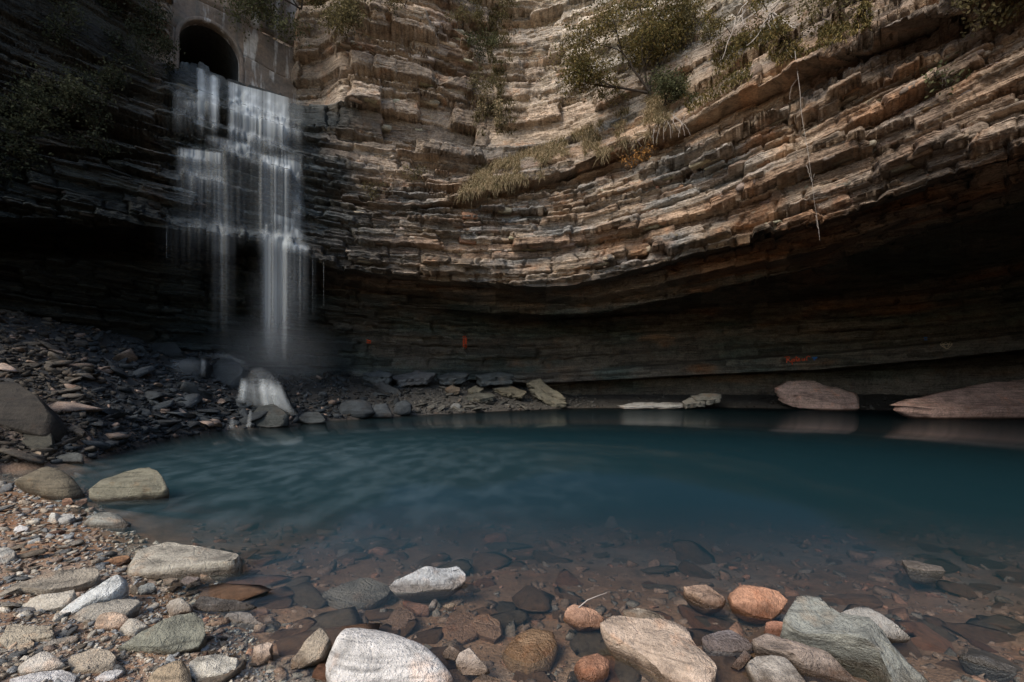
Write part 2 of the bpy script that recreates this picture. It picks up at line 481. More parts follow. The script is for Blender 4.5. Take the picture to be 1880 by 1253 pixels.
# mineral colours, and shade painted into the west wall
def C3(*c): return np.array(c, float)
def lerp3(a, b, f): return a * (1 - f[..., None]) + b * f[..., None]
sh = Rg.shape
tone = 0.5 + 0.5 * fbm(Sg * 0.5, ST * 1.3, 0, 13, 4)
colr = np.broadcast_to(C3(.40, .30, .21), sh + (3,)).copy()
colr = lerp3(colr, np.broadcast_to(C3(.25, .235, .21), sh + (3,)), sstep(.35, .75, tone))
hl = _hash(li, li * 0, li * 0, 99)
colr = lerp3(colr, np.broadcast_to(C3(.38, .23, .135), sh + (3,)), np.clip((hl - .55) * 1.6, 0, .7) * (0.5 + hb * 0.5))
up = sstep(3.4, 3.9, Zn)
right = sstep(860, 1200, PXg)
upc = lerp3(np.broadcast_to(C3(.45, .35, .255), sh + (3,)), np.broadcast_to(C3(.60, .53, .435), sh + (3,)), right)
upc = lerp3(upc, np.broadcast_to(C3(.25, .17, .125), sh + (3,)), np.clip(fbm(Sg * .7, Zg * .35, 2, 44, 4) * 1.6 - .25, 0, .7))
colr = lerp3(colr, upc, up * 0.85)
fr = sstep(1400, 1560, PXg)
colr = lerp3(colr, np.broadcast_to(C3(.25, .18, .125), sh + (3,)), fr * 0.65)
# ochre seepage patches
och = np.clip(fbm(Sg * .6, ST * 1.4, 5, 61, 4) * 2.2 - .45, 0, 1) * sstep(850, 1000, PXg) * (1 - sstep(3.0, 3.3, Zn))
och = np.maximum(och, np.clip(fbm(Sg * .5, ST * 2, 9, 62, 3) * 2.5, 0, .8) * (Zn > 1.38) * (Zn < 1.52) * sstep(1000, 1150, PXg))
och = np.maximum(och, np.exp(-((PXg - 1810) / 90) ** 2) * np.exp(-((ST - 3.35) / .55) ** 2) * .9 * (Zn > .9) * (Zn < 1.6))
colr = lerp3(colr, np.broadcast_to(C3(.34, .17, .08), sh + (3,)), np.clip(och, 0, np.where(Zn > 1.7, .62, .85)))
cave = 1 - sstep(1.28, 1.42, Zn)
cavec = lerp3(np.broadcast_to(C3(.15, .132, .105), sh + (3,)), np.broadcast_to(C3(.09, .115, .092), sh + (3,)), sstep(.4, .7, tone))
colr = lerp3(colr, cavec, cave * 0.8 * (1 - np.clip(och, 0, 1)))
# wet, algae-dark rock round the falls; west wall darkened further to paint its shade
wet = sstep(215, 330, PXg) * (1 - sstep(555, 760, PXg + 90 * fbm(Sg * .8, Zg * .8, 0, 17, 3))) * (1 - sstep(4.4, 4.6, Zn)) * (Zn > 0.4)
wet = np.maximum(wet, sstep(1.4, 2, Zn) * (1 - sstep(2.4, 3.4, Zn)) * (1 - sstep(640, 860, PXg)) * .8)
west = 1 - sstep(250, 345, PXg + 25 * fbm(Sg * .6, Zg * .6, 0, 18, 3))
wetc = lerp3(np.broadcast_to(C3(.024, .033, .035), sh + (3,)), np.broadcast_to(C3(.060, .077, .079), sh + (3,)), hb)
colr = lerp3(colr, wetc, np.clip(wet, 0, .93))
west_shade = lerp3(np.broadcast_to(C3(.014, .018, .014), sh + (3,)), np.broadcast_to(C3(.034, .037, .031), sh + (3,)), hb)
colr = lerp3(colr, west_shade, west * .93)
colr *= (0.62 + 0.76 * _hash(ci, li, li * 0 + 7, 123))[..., None]
colr *= (0.9 + 0.25 * (_hash(li, li * 0, li * 0, 5) - .5))[..., None]

CV = np.stack([CX, CYv, CZ], -1).reshape(-1, 3)
CF = grid_faces(NR, NC)[:, ::-1]
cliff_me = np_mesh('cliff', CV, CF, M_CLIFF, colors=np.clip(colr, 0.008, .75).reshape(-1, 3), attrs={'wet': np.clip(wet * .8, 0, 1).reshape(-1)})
cliff = link('cliff', cliff_me, kind='structure', label='layered rock amphitheatre of limestone and shale beds undercut by a dark cave')
cliff['category'] = 'cliff'
BVC = BVHTree.FromPolygons([tuple(v) for v in CV.tolist()], CF.tolist())
CAMV = Vector((0, 0, CAMH))
def ray(px, py):
    return Vector(((px - HX) / FPX, 1.0, (HY - py) / FPX)).normalized()
def hit_cliff(px, py):
    h = BVC.ray_cast(CAMV, ray(px, py))
    return (h[0], h[1]) if h[0] is not None else (None, None)

# ------------------------------------------------------------------ ground: pool bed, beach and scree bank in one sheet
phiG = np.concatenate([np.radians(np.linspace(-180, -59, 60))[:-1], np.radians(np.linspace(-59, 59, 620)), np.radians(np.linspace(59, 180, 60))[1:]])
RG = np.geomspace(0.35, 60, 300)
RR, PP = np.meshgrid(RG, phiG, indexing='ij')
GX, GY = RR * np.sin(PP), RR * np.cos(PP)
GPX = np.where(GY > 0.05, HX + FPX * GX / np.maximum(GY, .05), np.where(GX < 0, -4000, 6000))
def tabf(tab):
    k, v = curve_tab(tab); return lambda x: np.interp(x, k, v)
SH_PY = tabf({-160: 905, 0: 868, 150: 848, 300: 807, 400: 791, 500: 784, 600: 773, 750: 763, 900: 756, 1040: 750, 1300: 748, 1500: 751, 1700: 755, 1880: 760, 2050: 770})
BWF = tabf({-170: 10.4, 0: 12.2, 150: 13.8, 300: 15.8, 450: 17.8, 570: 19.6, 700: 21.5, 850: 23.4, 1000: 25.0, 1300: 24.6, 1500: 23.6, 1700: 21.5, 1880: 18.8, 2050: 16.2})
ZT = tabf({-160: 3.6, 0: 3.35, 150: 3.0, 300: 2.5, 400: 2.25, 470: 1.7, 540: 1.5, 620: 1.65, 750: 1.5, 900: 1.25, 980: .75, 1050: .4, 1300: .4, 1880: .5, 2050: .5})
YN = tabf({-600: 6.6, 0: 5.5, 150: 4.2, 230: 3.3, 300: 2.7, 380: 2.2, 480: 1.75, 600: 1.45, 760: 1.3, 1100: 1.2, 1880: 1.2})
PROF = tabf({-6: .14, -3: .08, -1: .045, 0: 0.0, .5: -.035, 1.0: -.075, 1.6: -.14, 2.4: -.25, 3.2: -.36, 4.2: -.49, 6: -.74, 8: -1.05, 12: -1.7})
def ground_z(X, Y, PXc):
    pxc = np.clip(PXc, -600, 2500)
    shY = CAMH * FPX / (SH_PY(np.clip(pxc, -160, 2050)) - HY)
    bw = BWF(np.clip(pxc, -170, 2050)); zt = ZT(np.clip(pxc, -160, 2050))
    Yq = np.maximum(Y, 0.0)
    t = np.clip((Yq - shY) / (bw - shY), 0, 1.3)
    zf = np.where(Yq > shY, zt * (t ** 0.85) + 0.02, -0.30 * (shY - Yq))
    # cascade gully: the stream runs down a notch in the bank
    zn = PROF(Y - YN(pxc))
    zn = np.where(Y < 0, np.maximum(zn, 0.05 - 0.02 * Y), zn)
    z = np.maximum(zf, zn)
    # side slopes out of frame
    z = np.maximum(z, (np.abs(X) - 7.0) * 0.35 * (Y < 4) - 0.3 * (Y >= 4) * 100)
    return np.maximum(z, -2.6)
GZ = ground_z(GX, GY, GPX)
dry = sstep(-.05, .4, GZ)
GZ = GZ + fbm(GX * .9, GY * .9, 0, 41, 4) * (0.02 + 0.16 * sstep(.25, 1.2, GZ) + 0.05 * sstep(.1, .8, -GZ)) + fbm(GX * 6, GY * 6, 0, 42, 3) * (.012 + .05 * dry)
gsh = GZ.shape
gc = np.broadcast_to(C3(.28, .165, .095), gsh + (3,)).copy()
gt = .5 + .5 * fbm(GX * 1.2, GY * 1.2, 0, 51, 4)
gc = lerp3(gc, np.broadcast_to(C3(.26, .21, .16), gsh + (3,)), sstep(.4, .8, gt))
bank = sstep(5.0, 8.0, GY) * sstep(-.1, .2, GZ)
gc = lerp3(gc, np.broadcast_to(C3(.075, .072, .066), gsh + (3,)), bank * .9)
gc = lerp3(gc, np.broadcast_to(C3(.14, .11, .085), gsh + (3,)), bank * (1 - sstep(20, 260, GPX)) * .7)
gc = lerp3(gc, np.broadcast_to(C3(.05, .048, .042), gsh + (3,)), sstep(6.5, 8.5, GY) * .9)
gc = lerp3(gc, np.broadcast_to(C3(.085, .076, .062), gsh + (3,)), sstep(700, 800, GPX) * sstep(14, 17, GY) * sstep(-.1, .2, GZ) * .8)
gc *= (0.8 + .4 * gt)[..., None]
gwet = (1 - sstep(.0, .10, GZ)) * .8 + sstep(200, 330, GPX) * (1 - sstep(640, 760, GPX)) * sstep(8, 10, GY) * .7
GV = np.stack([GX, GY, GZ], -1).reshape(-1, 3)
GF = grid_faces(*gsh)[:, ::-1]
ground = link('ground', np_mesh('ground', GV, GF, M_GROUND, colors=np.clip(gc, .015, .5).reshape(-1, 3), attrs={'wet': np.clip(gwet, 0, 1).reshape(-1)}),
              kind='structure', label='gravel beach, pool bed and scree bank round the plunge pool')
BVG = BVHTree.FromPolygons([tuple(v) for v in GV.tolist()], GF.tolist())
def hit_ground(px, py, water=False):
    dr = ray(px, py)
    h = BVG.ray_cast(CAMV, dr)[0]
    if water and dr.z < -1e-4:
        w0 = CAMV + dr * (-CAMH / dr.z)
        if h is None or (w0 - CAMV).length < (h - CAMV).length: return w0
    return h
def zg_at(x, y):
    h = BVG.ray_cast(Vector((x, y, 30)), Vector((0, 0, -1)))[0]
    return h.z if h is not None else 0.0

# ------------------------------------------------------------------ water
mw, t = new_mat('pool_water')
out = N(t, 'ShaderNodeOutputMaterial')
geo = N(t, 'ShaderNodeNewGeometry')
tr = N(t, 'ShaderNodeBsdfTransparent'); tr.inputs[0].default_value = (0.93, 0.97, 0.97, 1)
gl = N(t, 'ShaderNodeBsdfGlossy'); gl.inputs['Roughness'].default_value = 0.13
gl.inputs[0].default_value = (0.9, 0.95, 0.97, 1)
mp = N(t, 'ShaderNodeMapping'); mp.inputs['Scale'].default_value = (0.5, 1.4, 1.0)
t.links.new(geo.outputs['Position'], mp.inputs[0])
wn = noise_node(t, mp.outputs[0], 1.7, 4, 0.55)
bp = N(t, 'ShaderNodeBump'); bp.inputs['Strength'].default_value = 0.012; bp.inputs['Distance'].default_value = 0.10
t.links.new(wn.outputs[0], bp.inputs['Height']); t.links.new(bp.outputs[0], gl.inputs['Normal'])
fr = N(t, 'ShaderNodeFresnel'); fr.inputs[0].default_value = 1.33
t.links.new(bp.outputs[0], fr.inputs['Normal'])
mx = N(t, 'ShaderNodeMixShader')
t.links.new(math_node(t, 'MULTIPLY', fr.outputs[0], 0.85), mx.inputs[0]); t.links.new(tr.outputs[0], mx.inputs[1]); t.links.new(gl.outputs[0], mx.inputs[2])
# drifting foamy bubbles, with the pale reflection sheen painted in as diffuse colour
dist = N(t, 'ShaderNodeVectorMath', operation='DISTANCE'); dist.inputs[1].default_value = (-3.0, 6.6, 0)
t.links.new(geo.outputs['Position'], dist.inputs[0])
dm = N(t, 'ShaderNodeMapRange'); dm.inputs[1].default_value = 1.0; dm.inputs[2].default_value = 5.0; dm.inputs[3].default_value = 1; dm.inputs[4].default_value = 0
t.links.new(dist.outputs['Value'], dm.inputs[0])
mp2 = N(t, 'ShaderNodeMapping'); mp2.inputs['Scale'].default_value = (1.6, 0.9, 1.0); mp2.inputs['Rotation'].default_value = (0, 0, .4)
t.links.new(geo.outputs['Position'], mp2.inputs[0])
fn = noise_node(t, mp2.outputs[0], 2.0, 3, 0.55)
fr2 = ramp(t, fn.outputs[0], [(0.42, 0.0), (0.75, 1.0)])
foam_sheen = N(t, 'ShaderNodeBsdfDiffuse'); foam_sheen.inputs[0].default_value = (.55, .72, .78, 1)
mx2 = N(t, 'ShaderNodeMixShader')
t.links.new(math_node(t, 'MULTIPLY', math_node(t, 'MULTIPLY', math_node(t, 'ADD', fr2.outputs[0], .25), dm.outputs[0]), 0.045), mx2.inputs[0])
t.links.new(mx.outputs[0], mx2.inputs[1]); t.links.new(foam_sheen.outputs[0], mx2.inputs[2])
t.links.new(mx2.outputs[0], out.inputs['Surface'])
va = N(t, 'ShaderNodeVolumeAbsorption'); va.inputs[0].default_value = (.48, .43, .45, 1); va.inputs[1].default_value = 2.2
vs = N(t, 'ShaderNodeVolumeScatter'); vs.inputs[0].default_value = (.12, .385, .45, 1); vs.inputs[1].default_value = 0.31
av = N(t, 'ShaderNodeAddShader'); t.links.new(va.outputs[0], av.inputs[0]); t.links.new(vs.outputs[0], av.inputs[1])
t.links.new(av.outputs[0], out.inputs['Volume'])
x0, x1, y0, y1, zb = -24.0, 30.0, -3.0, 28.0, -4.5
WV = np.array([(x0, y0, 0), (x1, y0, 0), (x1, y1, 0), (x0, y1, 0), (x0, y0, zb), (x1, y0, zb), (x1, y1, zb), (x0, y1, zb)])
WF = np.array([(0, 1, 2, 3), (7, 6, 5, 4), (0, 4, 5, 1), (1, 5, 6, 2), (2, 6, 7, 3), (3, 7, 4, 0)])
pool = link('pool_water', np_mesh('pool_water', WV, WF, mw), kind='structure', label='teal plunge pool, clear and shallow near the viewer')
# ------------------------------------------------------------------ rock builders
def ico(sub):
    bm = bmesh.new(); bmesh.ops.create_icosphere(bm, subdivisions=sub, radius=1.0)
    bm.verts.ensure_lookup_table()
    V = np.array([v.co[:] for v in bm.verts]); F = np.array([[v.index for v in f.verts] for f in bm.faces]); bm.free()
    return V, F
ICO = {k: ico(k) for k in (1, 2, 3)}

def chop(V, r, n, lo=.5, hi=.85, flat=None):
    ext = np.abs(V).max(0)
    U = V / ext
    for _ in range(n):
        nn = r.normal(size=3); 
        if flat is not None: nn[2] *= flat
        nn /= np.linalg.norm(nn)
        dd = r.uniform(lo, hi)
        q = U @ nn - dd
        U = U - np.clip(q, 0, None)[:, None] * nn
    return U * ext

def proto_rock(seed, dims, sub=2, nchop=9, rough=.06, flat=None, lo=.5, hi=.85):
    r = np.random.default_rng(seed)
    V, F = ICO[sub]
    V = np.sign(V) * np.abs(V) ** 0.6
    V = V * np.array(dims)
    V = chop(V, r, nchop, lo, hi, flat)
    m = min(dims)
    nz = fbm(V[:, 0] / m * .8 + seed, V[:, 1] / m * .8, V[:, 2] / m * .8, seed, 4)
    V = V * (1 + rough * nz[:, None] * 2)
    return V, F

def slab_shape(r, L, W, T, nside=7):
    """an irregular flat plate with broken edges, 12-50 triangles"""
    a = np.sort(r.uniform(0, 2 * np.pi, nside) * .35 + np.arange(nside) * 2 * np.pi / nside)
    rad = r.uniform(.72, 1.08, nside)
    sx = np.sign(np.cos(a)) * np.abs(np.cos(a)) ** .6 * rad * L / 2; sy = np.sign(np.sin(a)) * np.abs(np.sin(a)) ** .6 * rad * W / 2
    top = np.stack([sx * .93, sy * .93, T / 2 + r.uniform(-.15, .1, nside) * T], 1)
    mid = np.stack([sx * r.uniform(.95, 1.06, nside), sy * r.uniform(.95, 1.06, nside), r.uniform(-.15, .2, nside) * T], 1)
    bot = np.stack([sx * .86, sy * .86, -T / 2 + 0 * sx], 1)
    V = np.concatenate([top, mid, bot, [[0, 0, T * .52]], [[0, 0, -T * .5]]])
    F = []
    n = nside
    for i in range(n):
        j = (i + 1) % n
        F += [(n + i, n + j, j), (n + i, j, i), (2 * n + i, 2 * n + j, n + j), (2 * n + i, n + j, n + i), (i, j, 3 * n), (2 * n + j, 2 * n + i, 3 * n + 1)]
    return V, np.array(F)

def block_shape(r, L, W, T):
    """a squared, chipped block: a broken-cornered plan of eight points, split top edge"""
    cx, cy = L / 2, W / 2
    k = r.uniform(.04, .16, 8)
    plan = np.array([(-cx + k[0], -cy), (cx - k[1], -cy * r.uniform(.85, 1)), (cx, -cy + k[2]), (cx * r.uniform(.9, 1), cy - k[3]), (cx - k[4], cy), (-cx + k[5], cy), (-cx, cy - k[6]), (-cx * r.uniform(.9, 1), -cy + k[7])])
    plan += r.normal(0, .015, plan.shape)
    n = 8
    tl = r.uniform(-.12, .12, 2)
    zt = T / 2 + plan @ tl * .5 + r.normal(0, .02, n)
    top = np.c_[plan * r.uniform(.92, .99), zt]; mid = np.c_[plan * (1 + r.normal(0, .02, (n, 1))), zt - T * r.uniform(.25, .5)]; bot = np.c_[plan * r.uniform(.84, .95), np.full(n, -T / 2)]
    V = np.concatenate([top, mid, bot, [[0, 0, T / 2]], [[0, 0, -T / 2]]])
    F = []
    for i in range(n):
        j = (i + 1) % n
        F += [(n + i, n + j, j), (n + i, j, i), (2 * n + i, 2 * n + j, n + j), (2 * n + i, n + j, n + i), (i, j, 3 * n), (2 * n + j, 2 * n + i, 3 * n + 1)]
    return V, np.array(F)

# ---- beds of the cliff that stand out block by block
sr = np.random.default_rng(77)
slab_meshes = []
for q in range(16):
    L = 1.0; W = 0.6; T = 0.16 + .18 * sr.random()
    V, F = block_shape(sr, L, W, T)
    slab_meshes.append(np_mesh('cliff_slab', V, F, M_SLABC))
slab_no = 0
def cliff_slab(px, py, wpx, colscale=1.0, orange=False, thick=1.0):
    global slab_no
    p, n = hit_cliff(px, py)
    if p is None: return
    scale = wpx * p.y / FPX
    tx, _ = hit_cliff(px + 14, py); 
    if tx is None: return
    i = int(np.argmin(np.abs(np.arctan2(p.x, p.y) - PHI)))
    j0, j1 = max(i - 12, 0), min(i + 12, NC - 1)
    tang = math.atan2(LYc[j1] - LYc[j0], LX[j1] - LX[j0])
    o = link('rock_slab', slab_meshes[slab_no % 16], parent=cliff)
    slab_no += 1
    o.location = p - Vector((math.sin(PHI[i]), math.cos(PHI[i]), 0)) * (-0.30 * scale)
    o.rotation_euler = (sr.uniform(-.06, .06), sr.uniform(-.04, .04) , tang + sr.uniform(-.12, .12))
    th = sr.uniform(.45, 1.0) * thick
    o.scale = (scale, scale * sr.uniform(.6, .9), scale * th)
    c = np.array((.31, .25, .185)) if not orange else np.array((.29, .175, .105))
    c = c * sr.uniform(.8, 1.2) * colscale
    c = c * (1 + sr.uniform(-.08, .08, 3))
    o.color = (*np.clip(c, .02, .6), 1)
for q in range(190):        # the hard beds between lip and grassy ledge
    px = sr.uniform(640, 1850)
    lp = np.interp(px, PXS, LIP_PY); n1 = np.interp(px, PXS, N1_PY)
    py = lp + (n1 - lp) * sr.uniform(.02, .98)
    if py < 3: continue
    sc = 17 / np.interp(px, PXS, LIP_Y)
    cliff_slab(px, py, sr.uniform(14, 36) * min(sc, 1.35), orange=sr.random() < (.08 if px < 1000 else .22), colscale=1.0 if px < 1400 else .75)
for q in range(70):         # the wet beds beside the falls, west ones darkened to paint shade
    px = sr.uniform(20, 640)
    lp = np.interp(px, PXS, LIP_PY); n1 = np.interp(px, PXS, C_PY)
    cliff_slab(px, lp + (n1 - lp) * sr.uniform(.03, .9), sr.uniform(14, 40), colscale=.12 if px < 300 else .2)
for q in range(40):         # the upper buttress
    cliff_slab(sr.uniform(620, 860), sr.uniform(10, 250), sr.uniform(16, 44), colscale=1.25, thick=.8)

# ---- traced stones
ZO = {'o': (0, 0, 1.0), 'a': (0, 780, 1695 / 640), 'b': (560, 900, 1880 / 640), 'c': (1180, 900, 1880 / 700),
      'd': (0, 1000, 1585 / 320), 'e': (300, 980, 1469 / 320), 'g': (0, 820, 1823 / 320), 'k': (640, 590, 1880 / 420), 'm': (1400, 580, 1880 / 480)}
def resample(P, n):
    P = np.asarray(P, float); Q = np.vstack([P, P[:1]])
    sg = np.hypot(*np.diff(Q, axis=0).T); cs = np.concatenate([[0], np.cumsum(sg)])
    tt = np.linspace(0, cs[-1], n, endpoint=False)
    R = np.stack([np.interp(tt, cs, Q[:, 0]), np.interp(tt, cs, Q[:, 1])], 1)
    return R

rock_seed = 100
def plate(pts, label, col, thick, Yf, dep, name='rock', cat='rock', layers=3, mat=None):
    """a broken slab: the traced outline is its top face (front edge at Yf, reaching back by dep), layered sides go down by thick"""
    global rock_seed
    rock_seed += 1
    r = np.random.default_rng(rock_seed)
    P = resample(np.array(pts, float), 40)
    lo, hi = P[:, 1].max(), P[:, 1].min()
    Yq = Yf + dep * (lo - P[:, 1]) / (lo - hi)
    T = np.array([pix(a, b, y) for (a, b), y in zip(P, Yq)])
    T[:, 2] += fbm(T[:, 0] * 2, T[:, 1] * 2, 0, rock_seed, 3) * .08
    ctr = T.mean(0)
    jag = 1 + .10 * vnoise(np.arange(40) * .45, rock_seed, 0, 5) + .05 * (r.random(40) - .5)
    T[:, :2] = ctr[:2] + (T[:, :2] - ctr[:2]) * jag[:, None]
    rows = [ctr + (T - ctr) * np.array([k, k, 1]) - np.array([0, 0, dz]) for k, dz in ((.55, -.03), (.9, -.01))] + [T]
    for L in range(layers):
        for f in (.12, .88):
            k = 1 + r.uniform(-.09, .02) - .04 * L
            rows.append(ctr + (T - ctr) * np.array([k, k, 1]) - np.array([0, 0, thick * (L + f) / layers]) + r.normal(0, .012, (40, 3)))
    V = np.concatenate(rows + [ctr[None] + [[0, 0, .03]], ctr[None] - [[0, 0, thick * 1.1]]])
    n = 40; F = []; idx = np.arange(n); jdx = (idx + 1) % n; nr = len(rows)
    for k in range(nr - 1):
        F.append(np.stack([k * n + idx, k * n + jdx, (k + 1) * n + jdx], 1)); F.append(np.stack([k * n + idx, (k + 1) * n + jdx, (k + 1) * n + idx], 1))
    F.append(np.stack([jdx, idx, np.full(n, nr * n)], 1)); F.append(np.stack([(nr - 1) * n + idx, (nr - 1) * n + jdx, np.full(n, nr * n + 1)], 1))
    org = np.array([ctr[0], ctr[1], max(0, ctr[2] - thick)])
    o = link(name, np_mesh(name, V - org, np.concatenate(F), mat or M_BOULD), label=label, cat=cat, loc=org)
    o.color = (*col, 1)
    return o

def stone(z, pts, label, col, tilt=30, bulge=.35, boxy=.6, thick=.8, name='rock', cat='rock', sub=False, Y=None, mat=None, group=None, rough=1.0, facets=10, lift=0.0):
    """a stone with the outline the photograph shows, lying on a plane tilted up from the ground, domed above and rooted below"""
    global rock_seed
    rock_seed += 1
    r = np.random.default_rng(rock_seed)
    ox, oy, s = ZO[z]
    P = np.array([(ox + x / s, oy + y / s) for x, y in pts])
    cx = P[:, 0].mean(); yb = P[:, 1].max()
    if Y is None:
        g = hit_ground(cx, yb, water=not sub)
        base = np.array(g[:])
    else:
        base = pix(cx, yb, Y)
    base[2] += lift
    if sub: col = tuple(min(.6, k_ * 1.8) for k_ in col)      # wet under water: the dry colour is lighter
    tau = math.radians(tilt)
    nrm = np.array([0, -math.sin(tau), math.cos(tau)]); e2 = np.array([0, math.cos(tau), math.sin(tau)])
    n = 44
    O = resample(P, n)
    D = np.stack([(O[:, 0] - HX) / FPX, np.ones(n), (HY - O[:, 1]) / FPX], 1)
    c0 = np.array([0, 0, CAMH])
    tt = ((base - c0) @ nrm) / (D @ nrm)
    W3 = c0 + D * tt[:, None]
    ctr = W3.mean(0)
    loc2 = np.stack([W3[:, 0] - ctr[0], (W3 - ctr) @ e2], 1)
    # outward order
    if np.sum(loc2[:, 0] * np.roll(loc2[:, 1], -1) - np.roll(loc2[:, 0], -1) * loc2[:, 1]) < 0: loc2 = loc2[::-1]
    ext = np.ptp(loc2, axis=0); size = min(ext)
    hb_, ht_ = bulge * size, thick * size
    rings = []
    bulge_ = bulge * (.95 if boxy < .75 else .8)
    boxy_ = boxy * (.42 if boxy < .75 else .95)
    hb_ = bulge_ * size
    for k in range(10):
        u = k / 9.6 * math.pi / 2
        rings.append((math.cos(u) ** boxy_, hb_ * math.sin(u) ** boxy_))
    under = [(1 - .45 * (k / 4) ** 1.6, -ht_ * k / 4) for k in range(1, 5)]
    prof = under[::-1] + rings
    V = []
    for sc_, of in prof:
        V.append(np.concatenate([loc2 * sc_, np.full((n, 1), of)], 1))
    V = np.concatenate(V + [np.array([[0, 0, -ht_]]), np.array([[0, 0, hb_]])])
    nr = len(prof)
    F = []
    idx = np.arange(n); jdx = (idx + 1) % n
    for k in range(nr - 1):
        F.append(np.stack([k * n + idx, k * n + jdx, (k + 1) * n + jdx], 1)); F.append(np.stack([k * n + idx, (k + 1) * n + jdx, (k + 1) * n + idx], 1))
    F.append(np.stack([jdx, idx, np.full(n, nr * n)], 1)); F.append(np.stack([(nr - 1) * n + idx, (nr - 1) * n + jdx, np.full(n, nr * n + 1)], 1))
    F = np.concatenate(F)
    # broken facets: planes cut corners off the upper side and the rim
    for q_ in range(facets):
        a = r.uniform(0, 2 * np.pi); el = r.uniform(.1, .9)
        el = el if boxy >= .75 else r.uniform(.05, .6)
        nn = np.array([math.cos(a) * math.cos(el), math.sin(a) * math.cos(el), math.sin(el)])
        q = V @ nn; top = q.max(); dd = top - (r.uniform(.02, .12) * size if el < .7 else r.uniform(.25, .75) * hb_)
        over = np.clip(q - dd, 0, None)
        V = V - over[:, None] * nn * (1.0 if boxy < .75 else .6)
    # the top is broken into a few plane faces that meet in ridges
    if boxy < .75:
        ex_ = np.abs(loc2).max(0) + 1e-6
        P2 = V[:, :2] / ex_
        a0 = r.uniform(0, 6.28)
        for q_ in range(5):
            a = a0 + q_ * 1.257 + r.uniform(-.45, .45)
            sl = r.uniform(.3, 1.4); of = r.uniform(.15, .75)
            pl = hb_ * (of + .25 - sl * (P2 @ np.array([math.cos(a), math.sin(a)])))
            V[:, 2] = np.where(V[:, 2] > 0, np.minimum(V[:, 2], np.maximum(pl, .04 * hb_ * V[:, 2] / hb_)), V[:, 2])
    # bedding planes show as small steps round the sides
    nb = r.uniform(4, 8); hh = V[:, 2] / (hb_ + ht_) * nb + .6 * vnoise(V[:, 0] / size * 2, V[:, 1] / size * 2, 0, rock_seed)
    stp = _hash(np.floor(hh), hh * 0, hh * 0, rock_seed) - .5
    if boxy < .75: V[:, :2] *= (1 + .09 * rough * stp)[:, None]
    f1 = 2.2 / size
    nz = fbm(V[:, 0] * f1 + rock_seed, V[:, 1] * f1, V[:, 2] * f1, rock_seed, 5, .55)
    nz2 = np.abs(fbm(V[:, 0] * f1 * 2.5, V[:, 1] * f1 * 2.5 + rock_seed, V[:, 2] * f1 * 2.5, rock_seed + 3, 3))
    dirn = V / (np.linalg.norm(V, axis=1)[:, None] + 1e-6)
    V = V + dirn * ((nz * .03 - nz2 * .035) * size * rough)[:, None]
    Wd = V[:, 0:1] * np.array([[1, 0, 0]]) + V[:, 1:2] * e2 + V[:, 2:3] * nrm
    origin = np.array([ctr[0], ctr[1], min(base[2], ctr[2])])
    Wd = Wd + ctr - origin
    me = np_mesh(name, Wd, F, mat or M_ROCK)
    o = link(name, me, label=label, cat=cat, group=group, loc=origin)
    o.color = (*col, 1)
    return o

PALE, CREAM, TAN, BRN, GREY, OLIVE, RED, DARK = (.50, .465, .42), (.46, .40, .31), (.33, .265, .19), (.24, .165, .11), (.25, .245, .225), (.19, .18, .125), (.36, .15, .08), (.055, .058, .055)
# the beach in front of the viewer
stone('b', [(95, 960), (110, 880), (155, 790), (220, 740), (280, 725), (400, 735), (500, 765), (600, 810), (680, 870), (740, 930), (800, 1010), (810, 1110), (95, 1110)], 'biggest chalk-white rounded boulder at the near edge of the pool', (.56, .515, .455), 38, .30, .85, .7, rough=.6, facets=5, name='boulder', cat='boulder')
stone('e', [(1050, 1150), (1090, 1060), (1200, 920), (1320, 800), (1360, 820), (1410, 920), (1370, 1030), (1340, 1090), (1150, 1140)], 'pointed tan wedge of rock leaning beside the big white boulder', TAN, 55, .35)
stone('b', [(455, 520), (480, 485), (560, 450), (700, 425), (850, 408), (865, 450), (860, 500), (800, 530), (600, 552), (480, 552)], 'pale grey rock alone in the shallows, a white waterline along its front', (.44, .43, .40), 30, .4, .5)
stone('b', [(75, 560), (200, 490), (350, 482), (440, 520), (470, 560), (380, 600), (260, 640), (120, 600)], 'flat grey stone under water beside the lone pale rock', (.20, .19, .165), 4, .10, .4, .4, sub=True, lift=.05)
stone('b', [(1390, 690), (1405, 620), (1440, 610), (1560, 640), (1615, 690), (1600, 740), (1480, 745)], 'small rust and white blotched rock with a twig on it', (.38, .22, .14), 35, .45)
stone('o', [(1103, 1145), (1130, 1130), (1165, 1135), (1215, 1138), (1255, 1150), (1285, 1190), (1330, 1253), (1332, 1275), (1250, 1275), (1200, 1225), (1150, 1185), (1115, 1165)], 'large cream and rust rock running out of the bottom of the picture', (.44, .33, .24), 30, .35, .6)
stone('o', [(1140, 1120), (1165, 1115), (1225, 1130), (1220, 1140), (1170, 1137), (1145, 1132)], 'thin pale flake lying behind the large cream and rust rock', CREAM, 15, .25)
stone('c', [(415, 490), (430, 462), (560, 462), (680, 500), (730, 530), (700, 590), (640, 640), (540, 620), (440, 560)], 'bright orange-red rock with a dark underside', (.42, .22, .13), 35, .35, .5)
stone('c', [(190, 480), (310, 465), (380, 510), (420, 560), (400, 580), (330, 585), (255, 540)], 'brown and white rock touching the bright orange-red one', (.33, .22, .15), 30, .4)
stone('c', [(675, 630), (730, 520), (780, 475), (840, 490), (900, 560), (960, 600), (1110, 690), (1250, 750), (1400, 860), (1465, 950), (1470, 1010), (1250, 1010), (1200, 870), (950, 760), (780, 715)], 'longest grey-green rock slanting down out of the picture', (.235, .23, .19), 32, .35, .55, facets=12)
